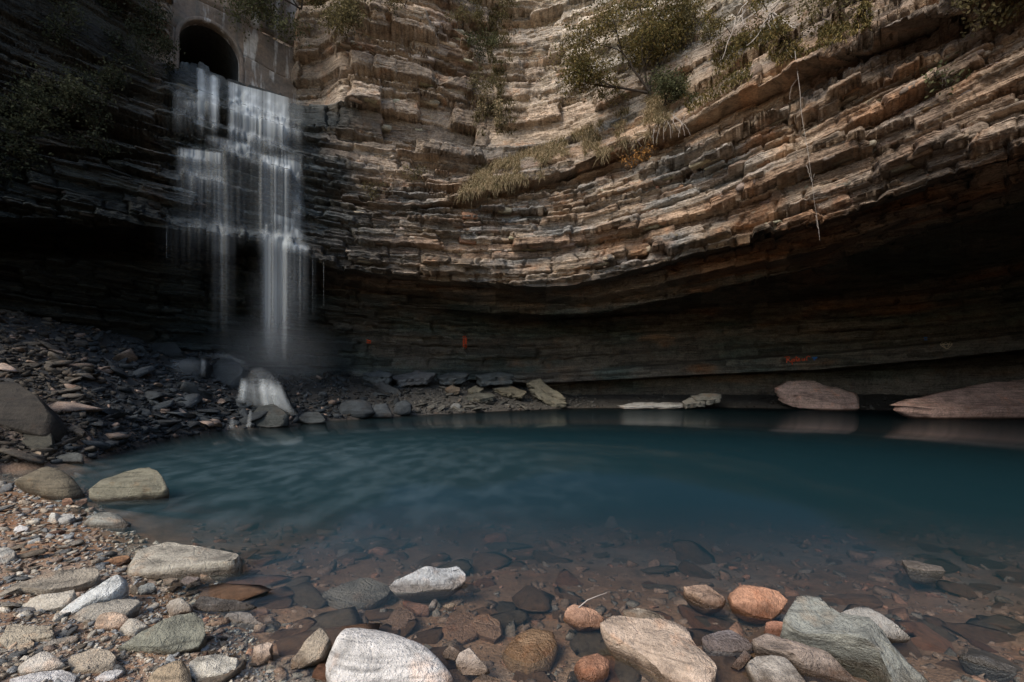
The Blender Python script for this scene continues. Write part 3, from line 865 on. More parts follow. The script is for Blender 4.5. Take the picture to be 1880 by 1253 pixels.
stone('c', [(960, 605), (1080, 558), (1130, 580), (1260, 650), (1350, 740), (1345, 760), (1255, 750), (1150, 720), (1100, 690)], 'arched grey flake standing behind the longest grey-green rock', (.29, .265, .225), 50, .25, .5)
stone('c', [(525, 715), (560, 700), (680, 710), (850, 780), (960, 830), (1040, 880), (1110, 945), (1080, 960), (950, 930), (800, 880), (680, 805), (560, 765)], 'long brown rock lying along the front of the grey-green one', (.26, .20, .155), 30, .4, .55)
stone('c', [(597, 690), (610, 645), (660, 640), (720, 680), (785, 740), (700, 730), (620, 715)], 'small brick-red rock wedged behind the long brown one', (.34, .17, .11), 40, .35)
stone('c', [(283, 750), (300, 725), (430, 695), (500, 740), (550, 790), (430, 805), (320, 800)], 'flat pinkish-grey stone between the cream and the brown rocks', (.33, .29, .275), 12, .25, .45)
stone('c', [(510, 850), (600, 800), (700, 820), (770, 890), (825, 960), (835, 1010), (590, 1010)], 'pale square-topped rock cut by the bottom edge below the long brown one', (.36, .31, .25), 25, .3, .5)
stone('c', [(435, 870), (500, 790), (545, 810), (480, 890)], 'small dark splinter of rock beside the pale square-topped one', (.15, .11, .085), 40, .4)
stone('b', [(1445, 960), (1480, 915), (1580, 895), (1640, 930), (1645, 990), (1560, 1035), (1480, 1020)], 'wet red-brown rounded stone half under the shallow water', (.38, .19, .11), 20, .45, .8, sub=False, rough=.6, facets=4)
stone('b', [(735, 880), (780, 835), (840, 870), (810, 920), (750, 910)], 'small brown and white stone behind the jagged one by the boulder', (.34, .27, .21), 35, .4)
stone('b', [(800, 950), (830, 880), (900, 840), (960, 920), (1010, 980), (960, 1000), (830, 1000)], 'jagged brown-flanked stone with a pale tip beside the white boulder', (.40, .32, .25), 45, .4)
stone('b', [(895, 1030), (960, 990), (1050, 1020), (1055, 1090), (890, 1090)], 'tan stone at the bottom edge in front of the jagged one', (.38, .28, .20), 30, .4)
stone('c', [(1280, 345), (1350, 350), (1480, 385), (1500, 400), (1400, 400), (1300, 380)], 'thin wet stone barely breaking the dark water near the east side', (.30, .28, .25), 8, .25)
stone('c', [(1545, 800), (1700, 820), (1860, 880), (1840, 905), (1640, 850)], 'thin wet stone in the darkest corner of the shallows', (.16, .16, .15), 10, .3)
stone('b', [(520, 600), (580, 592), (680, 640), (670, 660), (600, 655)], 'small red flake lying below the lone pale rock', (.34, .19, .13), 6, .2, sub=True, lift=.05)
stone('b', [(660, 630), (700, 590), (718, 600), (700, 625)], 'tiny white chip beside the small red flake', PALE, 20, .3, lift=0.0)
stone('b', [(740, 625), (815, 605), (805, 630), (770, 635)], 'tiny pale chip by itself beyond the red flake', CREAM, 15, .3, lift=0.0)
stone('b', [(905, 700), (960, 650), (1060, 690), (1085, 760), (1020, 810), (930, 770)], 'five-sided brown stone under the clear shallow water', (.30, .19, .125), 5, .12, .4, .4, sub=True, lift=.04)
stone('b', [(715, 750), (800, 660), (890, 640), (960, 690), (940, 780), (850, 825), (760, 800)], 'broad rusty plate under water next to the five-sided brown stone', (.25, .155, .10), 3, .08, .4, .3, sub=True, lift=.02)
stone('b', [(1060, 900), (1110, 810), (1220, 760), (1340, 780), (1370, 860), (1330, 960), (1200, 1000), (1100, 960)], 'large drowned brown boulder, smooth and round-topped', (.23, .15, .085), 8, .22, .8, .4, sub=True, lift=.02, rough=.5, facets=3)
stone('b', [(450, 680), (510, 615), (610, 690), (600, 720), (545, 765), (440, 760)], 'square-cornered brown plate under water above the white boulder', (.24, .155, .105), 4, .12, .35, .4, sub=True, lift=.03)
# the gravel bar on the west side
stone('g', [(140, 400), (300, 310), (420, 250), (530, 235), (650, 260), (780, 350), (850, 440), (880, 490), (760, 540), (640, 560), (480, 545), (330, 470)], 'round brown mossy boulder where the gravel bar meets the channel', (.14, .114, .074), 35, .4, .9, rough=.7, facets=4, name='boulder', cat='boulder')
stone('g', [(905, 540), (960, 490), (1090, 370), (1290, 270), (1460, 215), (1540, 208), (1650, 260), (1710, 330), (1750, 430), (1740, 470), (1500, 540), (1200, 575), (1000, 582)], 'olive hump-backed boulder standing in the water, wet black along its foot', (.18, .162, .11), 42, .32, .7, facets=8, name='boulder', cat='boulder')
stone('g', [(830, 810), (900, 750), (1050, 712), (1180, 710), (1300, 750), (1380, 800), (1300, 850), (1100, 862), (950, 860)], 'low grey dome of rock at the tip of the gravel bar', (.25, .235, .19), 18, .35, .9, rough=.5, facets=3, name='boulder', cat='boulder')
stone('a', [(580, 740), (620, 690), (680, 600), (800, 568), (960, 590), (1080, 600), (1180, 620), (1185, 690), (1080, 720), (900, 745), (740, 755), (640, 750)], 'broad striped tan slab sloping into the water, its edge in shadow', (.37, .325, .25), 24, .30, .45, facets=6)
stone('d', [(0, 500), (150, 410), (430, 280), (760, 190), (880, 180), (905, 260), (880, 310), (720, 370), (420, 450), (200, 440), (60, 500)], 'long brown slab with a speckled flat face next to a brown puddle', (.28, .235, .175), 25, .3, .5)
stone('d', [(155, 560), (260, 520), (500, 450), (690, 400), (690, 480), (610, 560), (500, 590), (220, 650), (170, 600)], 'pale cream block with a flat sunlit top below the long brown slab', CREAM, 30, .35, .4)
stone('d', [(490, 660), (620, 540), (900, 420), (1080, 320), (1180, 310), (1150, 370), (1060, 480), (980, 500), (820, 560), (640, 640), (520, 670)], 'whitest long shard of stone pointing up towards the water', (.52, .51, .46), 28, .3, .4)
stone('d', [(570, 745), (640, 650), (820, 570), (1050, 495), (1250, 500), (1290, 540), (1180, 640), (900, 690), (700, 750)], 'flat grey-brown slab tucked under the whitest shard', (.29, .255, .20), 15, .2, .35)
stone('d', [(842, 740), (870, 680), (950, 630), (1050, 618), (1150, 640), (1180, 690), (1110, 750), (950, 790), (860, 780)], 'rounded peach-coloured cobble with a rusty base', (.47, .34, .235), 35, .4, .85, rough=.5, facets=4)
stone('d', [(1095, 780), (1180, 680), (1260, 680), (1350, 740), (1270, 790), (1220, 850), (1150, 840)], 'rounded cream cobble touching the peach-coloured one', CREAM, 35, .4, .8, rough=.5, facets=5)
stone('a', [(570, 1110), (640, 1060), (800, 960), (960, 905), (985, 960), (1000, 1030), (960, 1080), (850, 1110), (740, 1130), (620, 1125)], 'large grey-green wedge of rock with a wet shaded foot on the beach', (.20, .19, .14), 38, .35, .6, facets=9)
stone('d', [(5, 880), (80, 710), (250, 740), (500, 750), (525, 790), (480, 840), (280, 870), (320, 900), (220, 990), (100, 980)], 'flat tan slab with a notch and an orange dot near the corner of the beach', (.33, .275, .195), 10, .2, .35)
stone('d', [(605, 1050), (650, 1000), (850, 935), (1000, 950), (1070, 1020), (1060, 1090), (900, 1150), (720, 1200), (620, 1130)], 'five-sided flat tan slab in front of the grey-green wedge', (.35, .285, .205), 15, .25, .35)
stone('d', [(150, 1140), (250, 1040), (380, 980), (460, 990), (540, 1040), (600, 1100), (500, 1140), (300, 1180), (170, 1190)], 'smooth pale dome of stone between two flat tan slabs', (.45, .395, .32), 25, .35, .85, rough=.5, facets=3)
stone('d', [(80, 1230), (300, 1170), (560, 1140), (690, 1190), (650, 1280), (100, 1290)], 'white flat stone cut by the bottom edge under the pale dome', PALE, 12, .25, .4)
stone('d', [(840, 1230), (950, 1150), (1050, 1130), (1125, 1150), (1060, 1210), (920, 1260)], 'white egg-shaped stone at the bottom edge', PALE, 20, .35, .7)
stone('e', [(-130, 1200), (-60, 1110), (100, 1070), (170, 1075), (220, 1160), (240, 1310), (-130, 1310)], 'brown rounded rock with a pale rim at the bottom edge', (.31, .235, .15), 40, .3, .8)
stone('e', [(225, 1110), (300, 1050), (480, 1000), (560, 1040), (690, 1060), (640, 1120), (570, 1170), (520, 1190), (300, 1240), (230, 1280)], 'bright cream angular rock beside the brown rounded one', (.49, .44, .35), 28, .35, .45)
stone('e', [(720, 1090), (760, 940), (880, 910), (915, 930), (890, 990), (910, 1030), (820, 1110), (740, 1125)], 'white and rust veined chunk standing alone in brown shallows', (.45, .34, .25), 40, .4, .5)
stone('e', [(20, 620), (60, 540), (110, 530), (240, 600), (245, 650), (150, 670), (60, 715)], 'cream lump perched behind the grey-green wedge', (.43, .37, .29), 38, .4, .7)
stone('e', [(245, 620), (290, 530), (360, 525), (560, 560), (790, 605), (700, 640), (480, 660), (330, 650)], 'dark craggy wet rock tapering into the shallows', (.15, .135, .115), 28, .45, .5)
stone('e', [(480, 720), (520, 675), (640, 665), (720, 680), (800, 740), (870, 775), (780, 760), (600, 745)], 'low whitish rock with wavy bands in front of the dark craggy one', (.42, .40, .36), 14, .3, .5)
stone('e', [(0, 390), (60, 365), (130, 380), (60, 425), (0, 430)], 'small cream stone at the foot of the striped slab', CREAM, 20, .4)
stone('e', [(130, 400), (200, 355), (320, 370), (300, 405), (180, 430)], 'small pinkish-white stone in the puddle by the striped slab', (.42, .37, .34), 18, .35)
stone('d', [(1200, 430), (1280, 370), (1400, 350), (1430, 400), (1300, 460), (1220, 470)], 'small crumpled grey stone behind the tip of the whitest shard', (.22, .22, .195), 25, .4)
stone('d', [(-30, 40), (80, 20), (140, 60), (130, 120), (40, 170), (-30, 180)], 'pale rounded rock cut by the side edge of the picture', (.39, .36, .30), 30, .4, .7)
stone('d', [(900, 190), (960, 140), (1100, 100), (1210, 95), (1150, 150), (1000, 185)], 'wet orange-brown shard next to the striped slab', (.37, .20, .10), 20, .3)
stone('d', [(320, 930), (450, 870), (640, 820), (720, 840), (690, 880), (500, 910), (400, 960)], 'thin flat grey stone between the notched slab and the gravel', (.29, .25, .195), 10, .2, .4)
stone('g', [(500, 780), (540, 690), (590, 690), (590, 800), (540, 810)], 'upright cream chip standing on the gravel bar', (.45, .42, .35), 60, .35)
stone('g', [(595, 790), (610, 720), (720, 695), (790, 720), (730, 800), (650, 830)], 'pale flat stone right beside the upright cream chip', (.43, .40, .34), 25, .3)
stone('g', [(130, 880), (200, 815), (300, 855), (270, 890), (180, 910)], 'whitish lump on the gravel bar with a shadowed side', PALE, 30, .4)
stone('g', [(640, 580), (660, 540), (740, 540), (770, 580), (720, 620), (650, 620)], 'orange-brown cobble between the two big boulders', (.36, .20, .12), 30, .4)
stone('g', [(765, 600), (830, 560), (910, 540), (910, 580), (850, 615)], 'flat reddish stone against the foot of the hump-backed boulder', (.34, .22, .15), 15, .3)
stone('g', [(240, 1020), (380, 970), (430, 960), (420, 990), (300, 1030)], 'thin white flake near the puddle on the gravel bar', (.42, .41, .36), 10, .25)
stone('g', [(480, 890), (600, 850), (620, 870), (560, 905)], 'thin pale green-grey flake in the middle of the gravel bar', (.36, .35, .29), 10, .25)
stone('g', [(650, 960), (680, 915), (780, 930), (740, 960), (690, 980)], 'small blue-grey stone at the puddle edge', (.30, .30, .28), 14, .3)
# the dark bank
stone('o', [(-20, 700), (30, 702), (80, 735), (105, 770), (90, 803), (40, 800), (-20, 785)], 'big dark layered block leaning at the foot of the scree', (.026, .021, .015), 50, .3, .45, mat=M_BOULD, name='boulder', cat='boulder')
stone('o', [(0, 810), (45, 797), (95, 795), (97, 822), (50, 830), (5, 828)], 'square mossy block in front of the big dark layered one', (.04, .036, .025), 40, .3, .4, mat=M_BOULD)
stone('o', [(80, 837), (100, 827), (150, 834), (153, 847), (110, 850), (82, 847)], 'black wet block at the mouth of the side channel', (.06, .06, .052), 35, .35, .5, mat=M_BOULD)
stone('o', [(40, 830), (55, 822), (80, 828), (75, 838), (50, 842)], 'small tan block between the mossy block and the black one', (.22, .16, .105), 30, .35, mat=M_BOULD)
stone('o', [(270, 642), (275, 628), (325, 632), (338, 650), (310, 655)], 'dark flat block with water sheeting over its top', (.024, .027, .027), 45, .3, .45, mat=M_BOULD)
stone('o', [(382, 682), (400, 655), (425, 655), (448, 675), (440, 700), (425, 712), (390, 702)], 'rough five-sided grey boulder at the head of the small cascade', (.042, .046, .045), 55, .3, .6, mat=M_BOULD, name='boulder', cat='boulder', rough=1.3)
stone('o', [(455, 782), (462, 755), (490, 742), (515, 747), (530, 765), (527, 780), (490, 786)], 'large black wet boulder at the waterline under the small cascade', (.042, .044, .038), 50, .35, .6, mat=M_BOULD, name='boulder', cat='boulder')
stone('o', [(540, 772), (560, 757), (585, 757), (600, 773), (570, 779)], 'low black boulder just beyond the cascade foot', (.04, .043, .04), 40, .35, .7, mat=M_BOULD, name='boulder', cat='boulder')
stone('o', [(325, 668), (345, 655), (385, 660), (372, 690), (335, 690)], 'black block the upper trickle falls over', (.02, .023, .023), 55, .3, .5, mat=M_BOULD)
stone('o', [(440, 702), (462, 697), (500, 698), (518, 706), (532, 738), (536, 756), (500, 756), (440, 748)], 'black ledge of rock the small cascade spills over', (.016, .018, .018), 75, .12, .4, mat=M_BOULD, Y=13.15)
# far bank: broken slabs
plate([(1428, 714), (1436, 701), (1470, 700), (1500, 705), (1560, 719), (1582, 729), (1580, 743), (1550, 744), (1500, 735), (1450, 723)], 'tilted pinkish slab with a green layered edge on the far shore', (.60, .40, .31), .55, 19.6, 1.8)
plate([(1645, 742), (1662, 734), (1720, 719), (1800, 707), (1880, 699), (2010, 686), (2010, 745), (1880, 746), (1760, 748), (1690, 748)], 'huge flat pinkish slab running off the side of the picture', (.56, .36, .275), .6, 15.2, 2.6)
plate([(1268, 727), (1285, 724), (1325, 724), (1327, 732), (1280, 734)], 'topmost flat grey slab of the stack on the far shore under the overhang', (.26, .24, .19), .22, 20.6, 1.0)
plate([(1250, 737), (1262, 732), (1300, 733), (1296, 740), (1255, 742)], 'lower flat grey slab of the stack on the far shore under the overhang', (.24, .22, .175), .2, 20.4, 1.0)
plate([(1130, 745), (1160, 739), (1262, 741), (1265, 746), (1140, 748)], 'long thin pale ledge stone at the far waterline', (.34, .32, .28), .14, 20.4, 1.0)
plate([(965, 704), (985, 697), (1030, 722), (1038, 732), (1010, 726)], 'upper of two leaning olive planks of rock', (.15, .13, .088), .22, 21.0, 1.2)
plate([(970, 717), (985, 716), (1030, 735), (1042, 742), (1020, 742)], 'lower of two leaning olive planks of rock', (.13, .115, .08), .2, 20.6, .9)
plate([(905, 713), (930, 708), (970, 721), (962, 727), (925, 722)], 'flat olive slab beside the two leaning planks', (.14, .12, .08), .2, 20.6, 1.2)
plate([(664, 688), (700, 681), (722, 686), (715, 692), (685, 694)], 'dark flat-topped slab nearest the cascade along the back ledge', (.07, .076, .072), .32, 18.6, 1.0)
plate([(715, 692), (770, 682), (800, 687), (785, 695), (730, 698)], 'second and lightest slab of the row along the back ledge', (.12, .115, .105), .3, 19.6, 1.2)
plate([(800, 692), (830, 684), (865, 686), (855, 692), (812, 697)], 'third slab of the row along the back ledge', (.075, .08, .074), .3, 20.4, 1.1)
plate([(868, 689), (900, 684), (945, 685), (947, 690), (880, 694)], 'square-ended block closing the row along the back ledge', (.07, .078, .074), .4, 21.0, 1.0)
plate([(675, 699), (690, 695), (740, 720), (738, 729), (715, 724)], 'dark ribbed plank leaning below the back ledge', (.04, .042, .04), .25, 18.0, 1.0)
plate([(815, 715), (830, 708), (847, 713), (843, 718), (825, 720)], 'small brown four-sided slab in the middle of the far rubble', (.14, .105, .07), .14, 19.6, .7)
plate([(857, 716), (875, 708), (890, 714), (884, 718), (868, 720)], 'small olive slab uphill of the long dark one', (.13, .115, .08), .14, 20.0, .7)
plate([(852, 730), (870, 722), (905, 722), (910, 728), (880, 733)], 'long dark olive slab in the far rubble', (.09, .085, .065), .2, 19.2, .9)
for pts, lab, c, tl in [
    ([(622, 767), (625, 745), (650, 733), (680, 738), (690, 757), (670, 768)], 'black wet round boulder nearest the cascade at the far waterline', (.034, .038, .038), 50),
    ([(672, 768), (690, 745), (712, 742), (722, 766)], 'middle one of three black wet boulders at the far waterline', (.042, .046, .046), 50),
    ([(718, 764), (725, 740), (745, 735), (757, 745), (755, 758), (735, 764)], 'black wet boulder with a flat face, last of the three at the far waterline', (.042, .046, .046), 50),
    ([(825, 750), (832, 742), (848, 744), (845, 753)], 'small grey lump by the far waterline', (.14, .135, .12), 40)]:
    stone('o', pts, lab, c, tl, .38, .8, .5, mat=M_BOULD, facets=4)

# ---- scree, beach and drowned stones that look alike
def scatter_protos(n, seed, dims_f, mat, name, sub=2, **kw):
    ms = []
    r = np.random.default_rng(seed)
    for q in range(n):
        V, F = proto_rock(seed + q, dims_f(r), sub, **kw)
        ms.append((np_mesh(name, V, F, mat), V, F))
    return ms
SCREE = scatter_protos(10, 500, lambda r: (1, r.uniform(.5, .8), r.uniform(.14, .3)), M_BOULD, 'scree_rock', 2, nchop=12, rough=.04, lo=.35, hi=.75)
COBB = scatter_protos(10, 600, lambda r: (1, r.uniform(.4, .75), r.uniform(.16, .38)), M_ROCK, 'beach_stone', 2, nchop=15, rough=.03, lo=.35, hi=.75)
FLAT = scatter_protos(8, 700, lambda r: (1, r.uniform(.55, .9), r.uniform(.10, .2)), M_ROCK, 'drowned_stone', 2, nchop=12, rough=.03, lo=.4, hi=.75)
CHIP = [slab_shape(np.random.default_rng(800 + q), 1, .7, .28, 6) for q in range(8)]

def put(name, me, p, size, rot, col, label, cat, group):
    o = link(name, me, label=label, cat=cat, group=group, loc=p)
    o.scale = (size,) * 3; o.rotation_euler = rot; o.color = (*col, 1)
    return o
r = np.random.default_rng(901)
cnt = 0
placed = []
while cnt < 150:                   # slabs lying about the scree bank
    px = r.uniform(5, 470); 
    top = np.interp(px, [0, 200, 400, 470], [560, 615, 660, 700]); bot = np.interp(px, [0, 150, 300, 400, 470], [850, 840, 800, 785, 780])
    py = top + (bot - top) * r.uniform(0, 1) ** .7
    g = hit_ground(px, py)
    if g is None or g.z < .02: continue
    if px < 110 and 690 < py < 830: continue
    if px > 300 and py < 730 and r.random() < .6: continue
    szp = r.lognormal(3.05, .5)
    size = min(szp * g.y / FPX, .95)
    wetd = px > 170
    c = np.array((.040, .044, .044)) if wetd else np.array((.085, .07, .052))
    if r.random() < .10: c = np.array((.26, .19, .14))
    if r.random() < .2: c = c * 1.6
    put('scree_rock', SCREE[cnt % 10][0], g + Vector((0, 0, size * .12)), size, (r.normal(0, .3) + .15, r.normal(0, .3), r.uniform(0, 6.28)), c * r.uniform(.7, 1.3),
        'loose %s shale slab lying on the scree bank %s' % ('dark grey' if wetd else 'brown', 'towards the falls' if wetd else 'below the shaded wall'), 'rock', 'loose slabs on the scree bank')
    cnt += 1
cnt = 0
while cnt < 60:                    # rubble of the far bank
    px = r.uniform(620, 1060); py = r.uniform(np.interp(px, [620, 950, 1060], [700, 722, 740]), np.interp(px, [620, 1060], [765, 750]))
    g = hit_ground(px, py)
    if g is None or g.z < .02: continue
    size = r.uniform(.15, .42)
    c = np.array((.085, .078, .062)) if px > 740 else np.array((.036, .039, .038))
    put('rubble_stone', SCREE[cnt % 10][0], g + Vector((0, 0, size * .1)), size, (r.normal(0, .25), r.normal(0, .25), r.uniform(0, 6.28)), c * r.uniform(.7, 1.5),
        'loose flat stone in the rubble strip below the back ledge', 'rock', 'rubble stones under the back ledge')
    cnt += 1
cnt = 0
while cnt < 260:                   # beach stones between the traced ones
    px = r.uniform(2, 620); py = r.uniform(885, 1250)
    lim = np.interp(py, [885, 930, 985, 1050, 1100, 1250], [60, 140, 190, 330, 400, 480])
    if px > lim: continue
    g = hit_ground(px, py)
    if g is None: continue
    size = min(r.lognormal(3.0, .5) * g.y / FPX * .5, .17)
    q = r.random()
    c = np.array(CREAM) if q < .35 else np.array(TAN) if q < .6 else np.array(GREY) if q < .8 else np.array((.30, .17, .11)) if q < .9 else np.array(PALE)
    put('beach_stone', COBB[cnt % 10][0], g + Vector((0, 0, size * .2 + max(0, -g.z) * .6)), size, (r.normal(0, .2), r.normal(0, .2), r.normal(.5, .7)), c * r.uniform(.7, 1.05),
        'small loose %s stone of the gravel beach among larger slabs' % ('cream' if q < .35 else 'tan' if q < .6 else 'grey' if q < .8 else 'rust-brown' if q < .9 else 'white'), 'stone', 'small stones of the gravel beach')
    cnt += 1
cnt = 0
while cnt < 170:                   # flat stones on the bed of the shallows
    px = r.uniform(300, 1870); py = r.uniform(1000, 1252)
    if px < np.interp(py, [1000, 1080, 1250], [320, 360, 420]): continue
    g = hit_ground(px, py)
    if g is None or g.z > -.02: continue
    size = r.lognormal(-1.95, .45)
    size = min(size, .34)
    q = r.random()
    c = np.array((.30, .19, .12)) if q < .5 else np.array((.23, .185, .135)) if q < .85 else np.array((.33, .18, .11))
    put('drowned_stone', FLAT[cnt % 8][0], g + Vector((0, 0, size * .04)), size, (r.normal(0, .10), r.normal(0, .10), r.uniform(0, 6.28)), c * r.uniform(1.2, 2.1),
        'flat %s stone lying on the bed under the clear shallow water' % ('brown' if q < .5 else 'grey-brown' if q < .85 else 'reddish'), 'stone', 'flat stones on the bed of the shallows')
    cnt += 1

def chip_mass(name, n, pick, label, mat, shapes=CHIP):
    """uncountable chips joined into one mesh"""
    r = np.random.default_rng(hash(name) % 1000 if False else sum(map(ord, name)))
    Vs, Fs, Cs, off = [], [], [], 0
    while len(Vs) < n:
        res = pick(r)
        if res is None: continue
        p, size, c = res
        V, F = shapes[int(r.integers(len(shapes)))]
        e = Euler((r.normal(0, .35), r.normal(0, .35), r.uniform(0, 6.28))).to_matrix()
        V2 = (V * size) @ np.array(e).T + np.array(p)
        Vs.append(V2); Fs.append(F + off); off += len(V); Cs.append(np.broadcast_to(c, (len(V), 3)))
    me = np_mesh(name, np.concatenate(Vs), np.concatenate(Fs), mat, colors=np.concatenate(Cs), attrs={'wet': np.zeros(off)})
    return link(name, me, kind='stuff', label=label)
def pick_scree(r):
    px = r.uniform(-40, 640); py = r.uniform(545, 850)
    g = hit_ground(px, py)
    if g is None or g.z < .01 or g.y > BWF(px): return None
    sz = min(r.lognormal(2.0, .55), 26) * g.y / FPX
    c = np.array((.032, .035, .035)) if px > 150 + r.normal(0, 40) else np.array((.062, .051, .038))
    if r.random() < .07: c = np.array((.19, .135, .10))
    return (g.x, g.y, g.z + sz * .08), sz, c * r.uniform(.5, 1.6)
chip_mass('scree_chips', 5200, pick_scree, 'shale chips covering the scree bank', M_GROUND)
def pick_far(r):
    px = r.uniform(600, 1100) if r.random() < .75 else r.uniform(1100, 1900); py = r.uniform(690, 770)
    g = hit_ground(px, py)
    if g is None or g.z < .01: return None
    sz = min(r.lognormal(1.5, .5), 12) * g.y / FPX
    return (g.x, g.y, g.z + sz * .08), sz, np.array((.075, .068, .056)) * r.uniform(.5, 1.6) * (.5 if px < 740 else 1)
chip_mass('rubble_chips', 2600, pick_far, 'small rubble along the far shore', M_GROUND)
def pick_beach(r):
    px = r.uniform(-30, 600); py = r.uniform(872, 1270)
    if px > np.interp(py, [880, 930, 985, 1050, 1100, 1250], [150, 190, 260, 380, 430, 520]): return None
    g = hit_ground(px, py)
    if g is None: return None
    sz = min(r.lognormal(1.7, .6), 24) * g.y / FPX
    q = r.random()
    c = np.array(CREAM) if q < .3 else np.array(TAN) if q < .55 else np.array(GREY) if q < .87 else np.array((.25, .18, .13))
    return (g.x, g.y, g.z + sz * .1), sz, c * r.uniform(.6, 1.25)
chip_mass('beach_gravel', 6500, pick_beach, 'mixed gravel of the beach', M_GROUND)
def pick_bed(r):
    px = r.uniform(350, 1960); py = r.uniform(960, 1275)
    g = hit_ground(px, py)
    if g is None or g.z > .0: return None
    sz = min(r.lognormal(2.4, .6), 48) * g.y / FPX
    q = r.random()
    c = np.array((.23, .155, .105)) if q < .6 else np.array((.20, .165, .125)) if q < .85 else np.array((.33, .18, .11))
    return (g.x, g.y, g.z + sz * .03), sz, c * r.uniform(.6, 1.2)
chip_mass('bed_pebbles', 2600, pick_bed, 'pebbles and flat chips on the bed of the shallows', M_GROUND)
# ------------------------------------------------------------------ tunnel mouth in a concrete headwall above the crest
M_DARKC = simple_mat('tunnel_concrete', (.035, .035, .032), .8)  # lining colour darkened to paint in the shade of the tunnel
M_CONC, t = new_mat('stained_concrete')
out = N(t, 'ShaderNodeOutputMaterial'); bs = N(t, 'ShaderNodeBsdfPrincipled'); t.links.new(bs.outputs[0], out.inputs[0])
geo = N(t, 'ShaderNodeNewGeometry')
n1 = noise_node(t, geo.outputs['Position'], 1.1, 5, .65)
n2 = noise_node(t, geo.outputs['Position'], 9, 4, .7)
mp = N(t, 'ShaderNodeMapping'); mp.inputs['Scale'].default_value = (2.2, 2.2, .28); t.links.new(geo.outputs['Position'], mp.inputs[0])
n3 = noise_node(t, mp.outputs[0], 1.3, 4, .6)
c = mixc(t, ramp(t, n1.outputs[0], [(.35, 0.0), (.65, 1.0)]).outputs[0], (.10, .083, .065), (.18, .13, .092))
c = mixc(t, ramp(t, n3.outputs[0], [(.53, 0.0), (.62, .95)]).outputs[0], c, (.34, .325, .295))       # lime runs
c = mixc(t, ramp(t, n3.outputs[0], [(.30, .75), (.42, 0.0)]).outputs[0], c, (.07, .07, .06))      # dark seepage
c = mixc(t, 1.0, c, ramp(t, n2.outputs[0], [(.3, .7), (.7, 1.25)]).outputs[0], 'MULTIPLY')
t.links.new(c, bs.inputs['Base Color']); bs.inputs['Roughness'].default_value = .85
bpn = N(t, 'ShaderNodeBump'); bpn.inputs['Strength'].default_value = .4; bpn.inputs['Distance'].default_value = .05
t.links.new(n2.outputs[0], bpn.inputs['Height']); t.links.new(bpn.outputs[0], bs.inputs['Normal'])

WL, WR = 15.7, 18.3                                       # forward distance of the wall at px 318 and px 535
A0 = pix(318, 120, WL); B0 = pix(535, 185, WR)
axis = np.array([B0[0] - A0[0], B0[1] - A0[1], 0.0]); WLEN = np.linalg.norm(axis); axis /= WLEN
nout = np.array([axis[1], -axis[0], 0.0])                  # towards the viewer
def on_wall(px, py):
    D = np.array([(px - HX) / FPX, 1.0, (HY - py) / FPX]); c0 = np.array([0, 0, CAMH])
    tt = ((A0 - c0) @ nout) / (D @ nout); P = c0 + D * tt
    return (P - A0) @ axis, P[2]
aL, zL = on_wall(329, 112); aR, zR = on_wall(441, 112); _, zTopA = on_wall(378, 40); _, zBot = on_wall(385, 190)
ac = (aL + aR) / 2; ra = (aR - aL) / 2
zspr = zTopA - ra * 1.05
def arch_half(z):
    if z <= zspr: return ra
    q = (z - zspr) / (zTopA - zspr)
    return ra * math.sqrt(max(0, 1 - q * q)) if q < 1 else -1
head = bpy.data.objects.new('tunnel_headwall', None); COL.objects.link(head); head.location = tuple(A0 + axis * ac + np.array([0, 0, zBot - A0[2]]))
head['label'] = 'stained concrete headwall with an arched drain tunnel above the waterfall'; head['category'] = 'headwall'
hloc = np.array(head.location[:])
zc = np.array([zBot - 1.5, zBot + .9, zspr + .35, zTopA + .75, zTopA + 3.6])
for b_ in range(4):
    z0, z1 = zc[b_], zc[b_ + 1]
    na, nz = 90, 34
    aa = np.linspace(-0.5, WLEN + .25, na); zz = np.linspace(z0, z1, nz)
    Ag, Zq = np.meshgrid(aa, zz)
    tilt = .10 * (Ag - ac) * 0
    jog = .07 * ((b_ % 2) - .5) + .09 * fbm(Ag * 1.2, Zq * 1.2, b_, 301, 4)
    edge = np.minimum(Zq - z0, z1 - Zq)
    jog = jog - .14 * np.clip(1 - edge / .05, 0, 1)
    # wavy pour joints
    Zw = Zq + .10 * vnoise(Ag * .9, 0, b_, 302) * np.clip(1 - edge / .5, 0, 1) - .12 * (Ag - ac) * .35
    P = A0[None, None] + axis * Ag[..., None] + nout * jog[..., None]
    P = P.copy(); P[..., 2] = Zw
    F = grid_faces(nz, na)
    cA = (aa[:-1] + aa[1:]) / 2; cZ = (zz[:-1] + zz[1:]) / 2
    keep = np.ones((nz - 1, na - 1), bool)
    for i_, zq in enumerate(cZ):
        hw = arch_half(zq)
        if hw > 0: keep[i_] = np.abs(cA - ac) > hw + .04
    F = F[keep.ravel()]
    link('concrete_panel', np_mesh('concrete_panel', P.reshape(-1, 3) - hloc, F, M_CONC), parent=head)
def arch_path(off, n=40):
    pts = [(ac - ra - off, zBot - 1.3)]
    for k in range(n + 1):
        th = math.pi * (1 - k / n)
        pts.append((ac + (ra + off) * math.cos(th), zspr + (zTopA - zspr + off) * math.sin(th)))
    pts.append((ac + ra + off, zBot - 1.3))
    return np.array(pts)
def sweep(profile):
    """rings of (offset from the arch, distance out of the wall)"""
    rows = []
    for off, dout in profile:
        p = arch_path(off)
        P = A0[None] + axis * p[:, :1] + nout * dout; P = P.copy(); P[:, 2] = p[:, 1]
        rows.append(P)
    V = np.concatenate(rows); return V - hloc, grid_faces(len(rows), len(rows[0]))
V, F = sweep([(.13, -.05), (.13, .03), (.11, .05), (.03, .05), (0, .03), (0, -.3)])
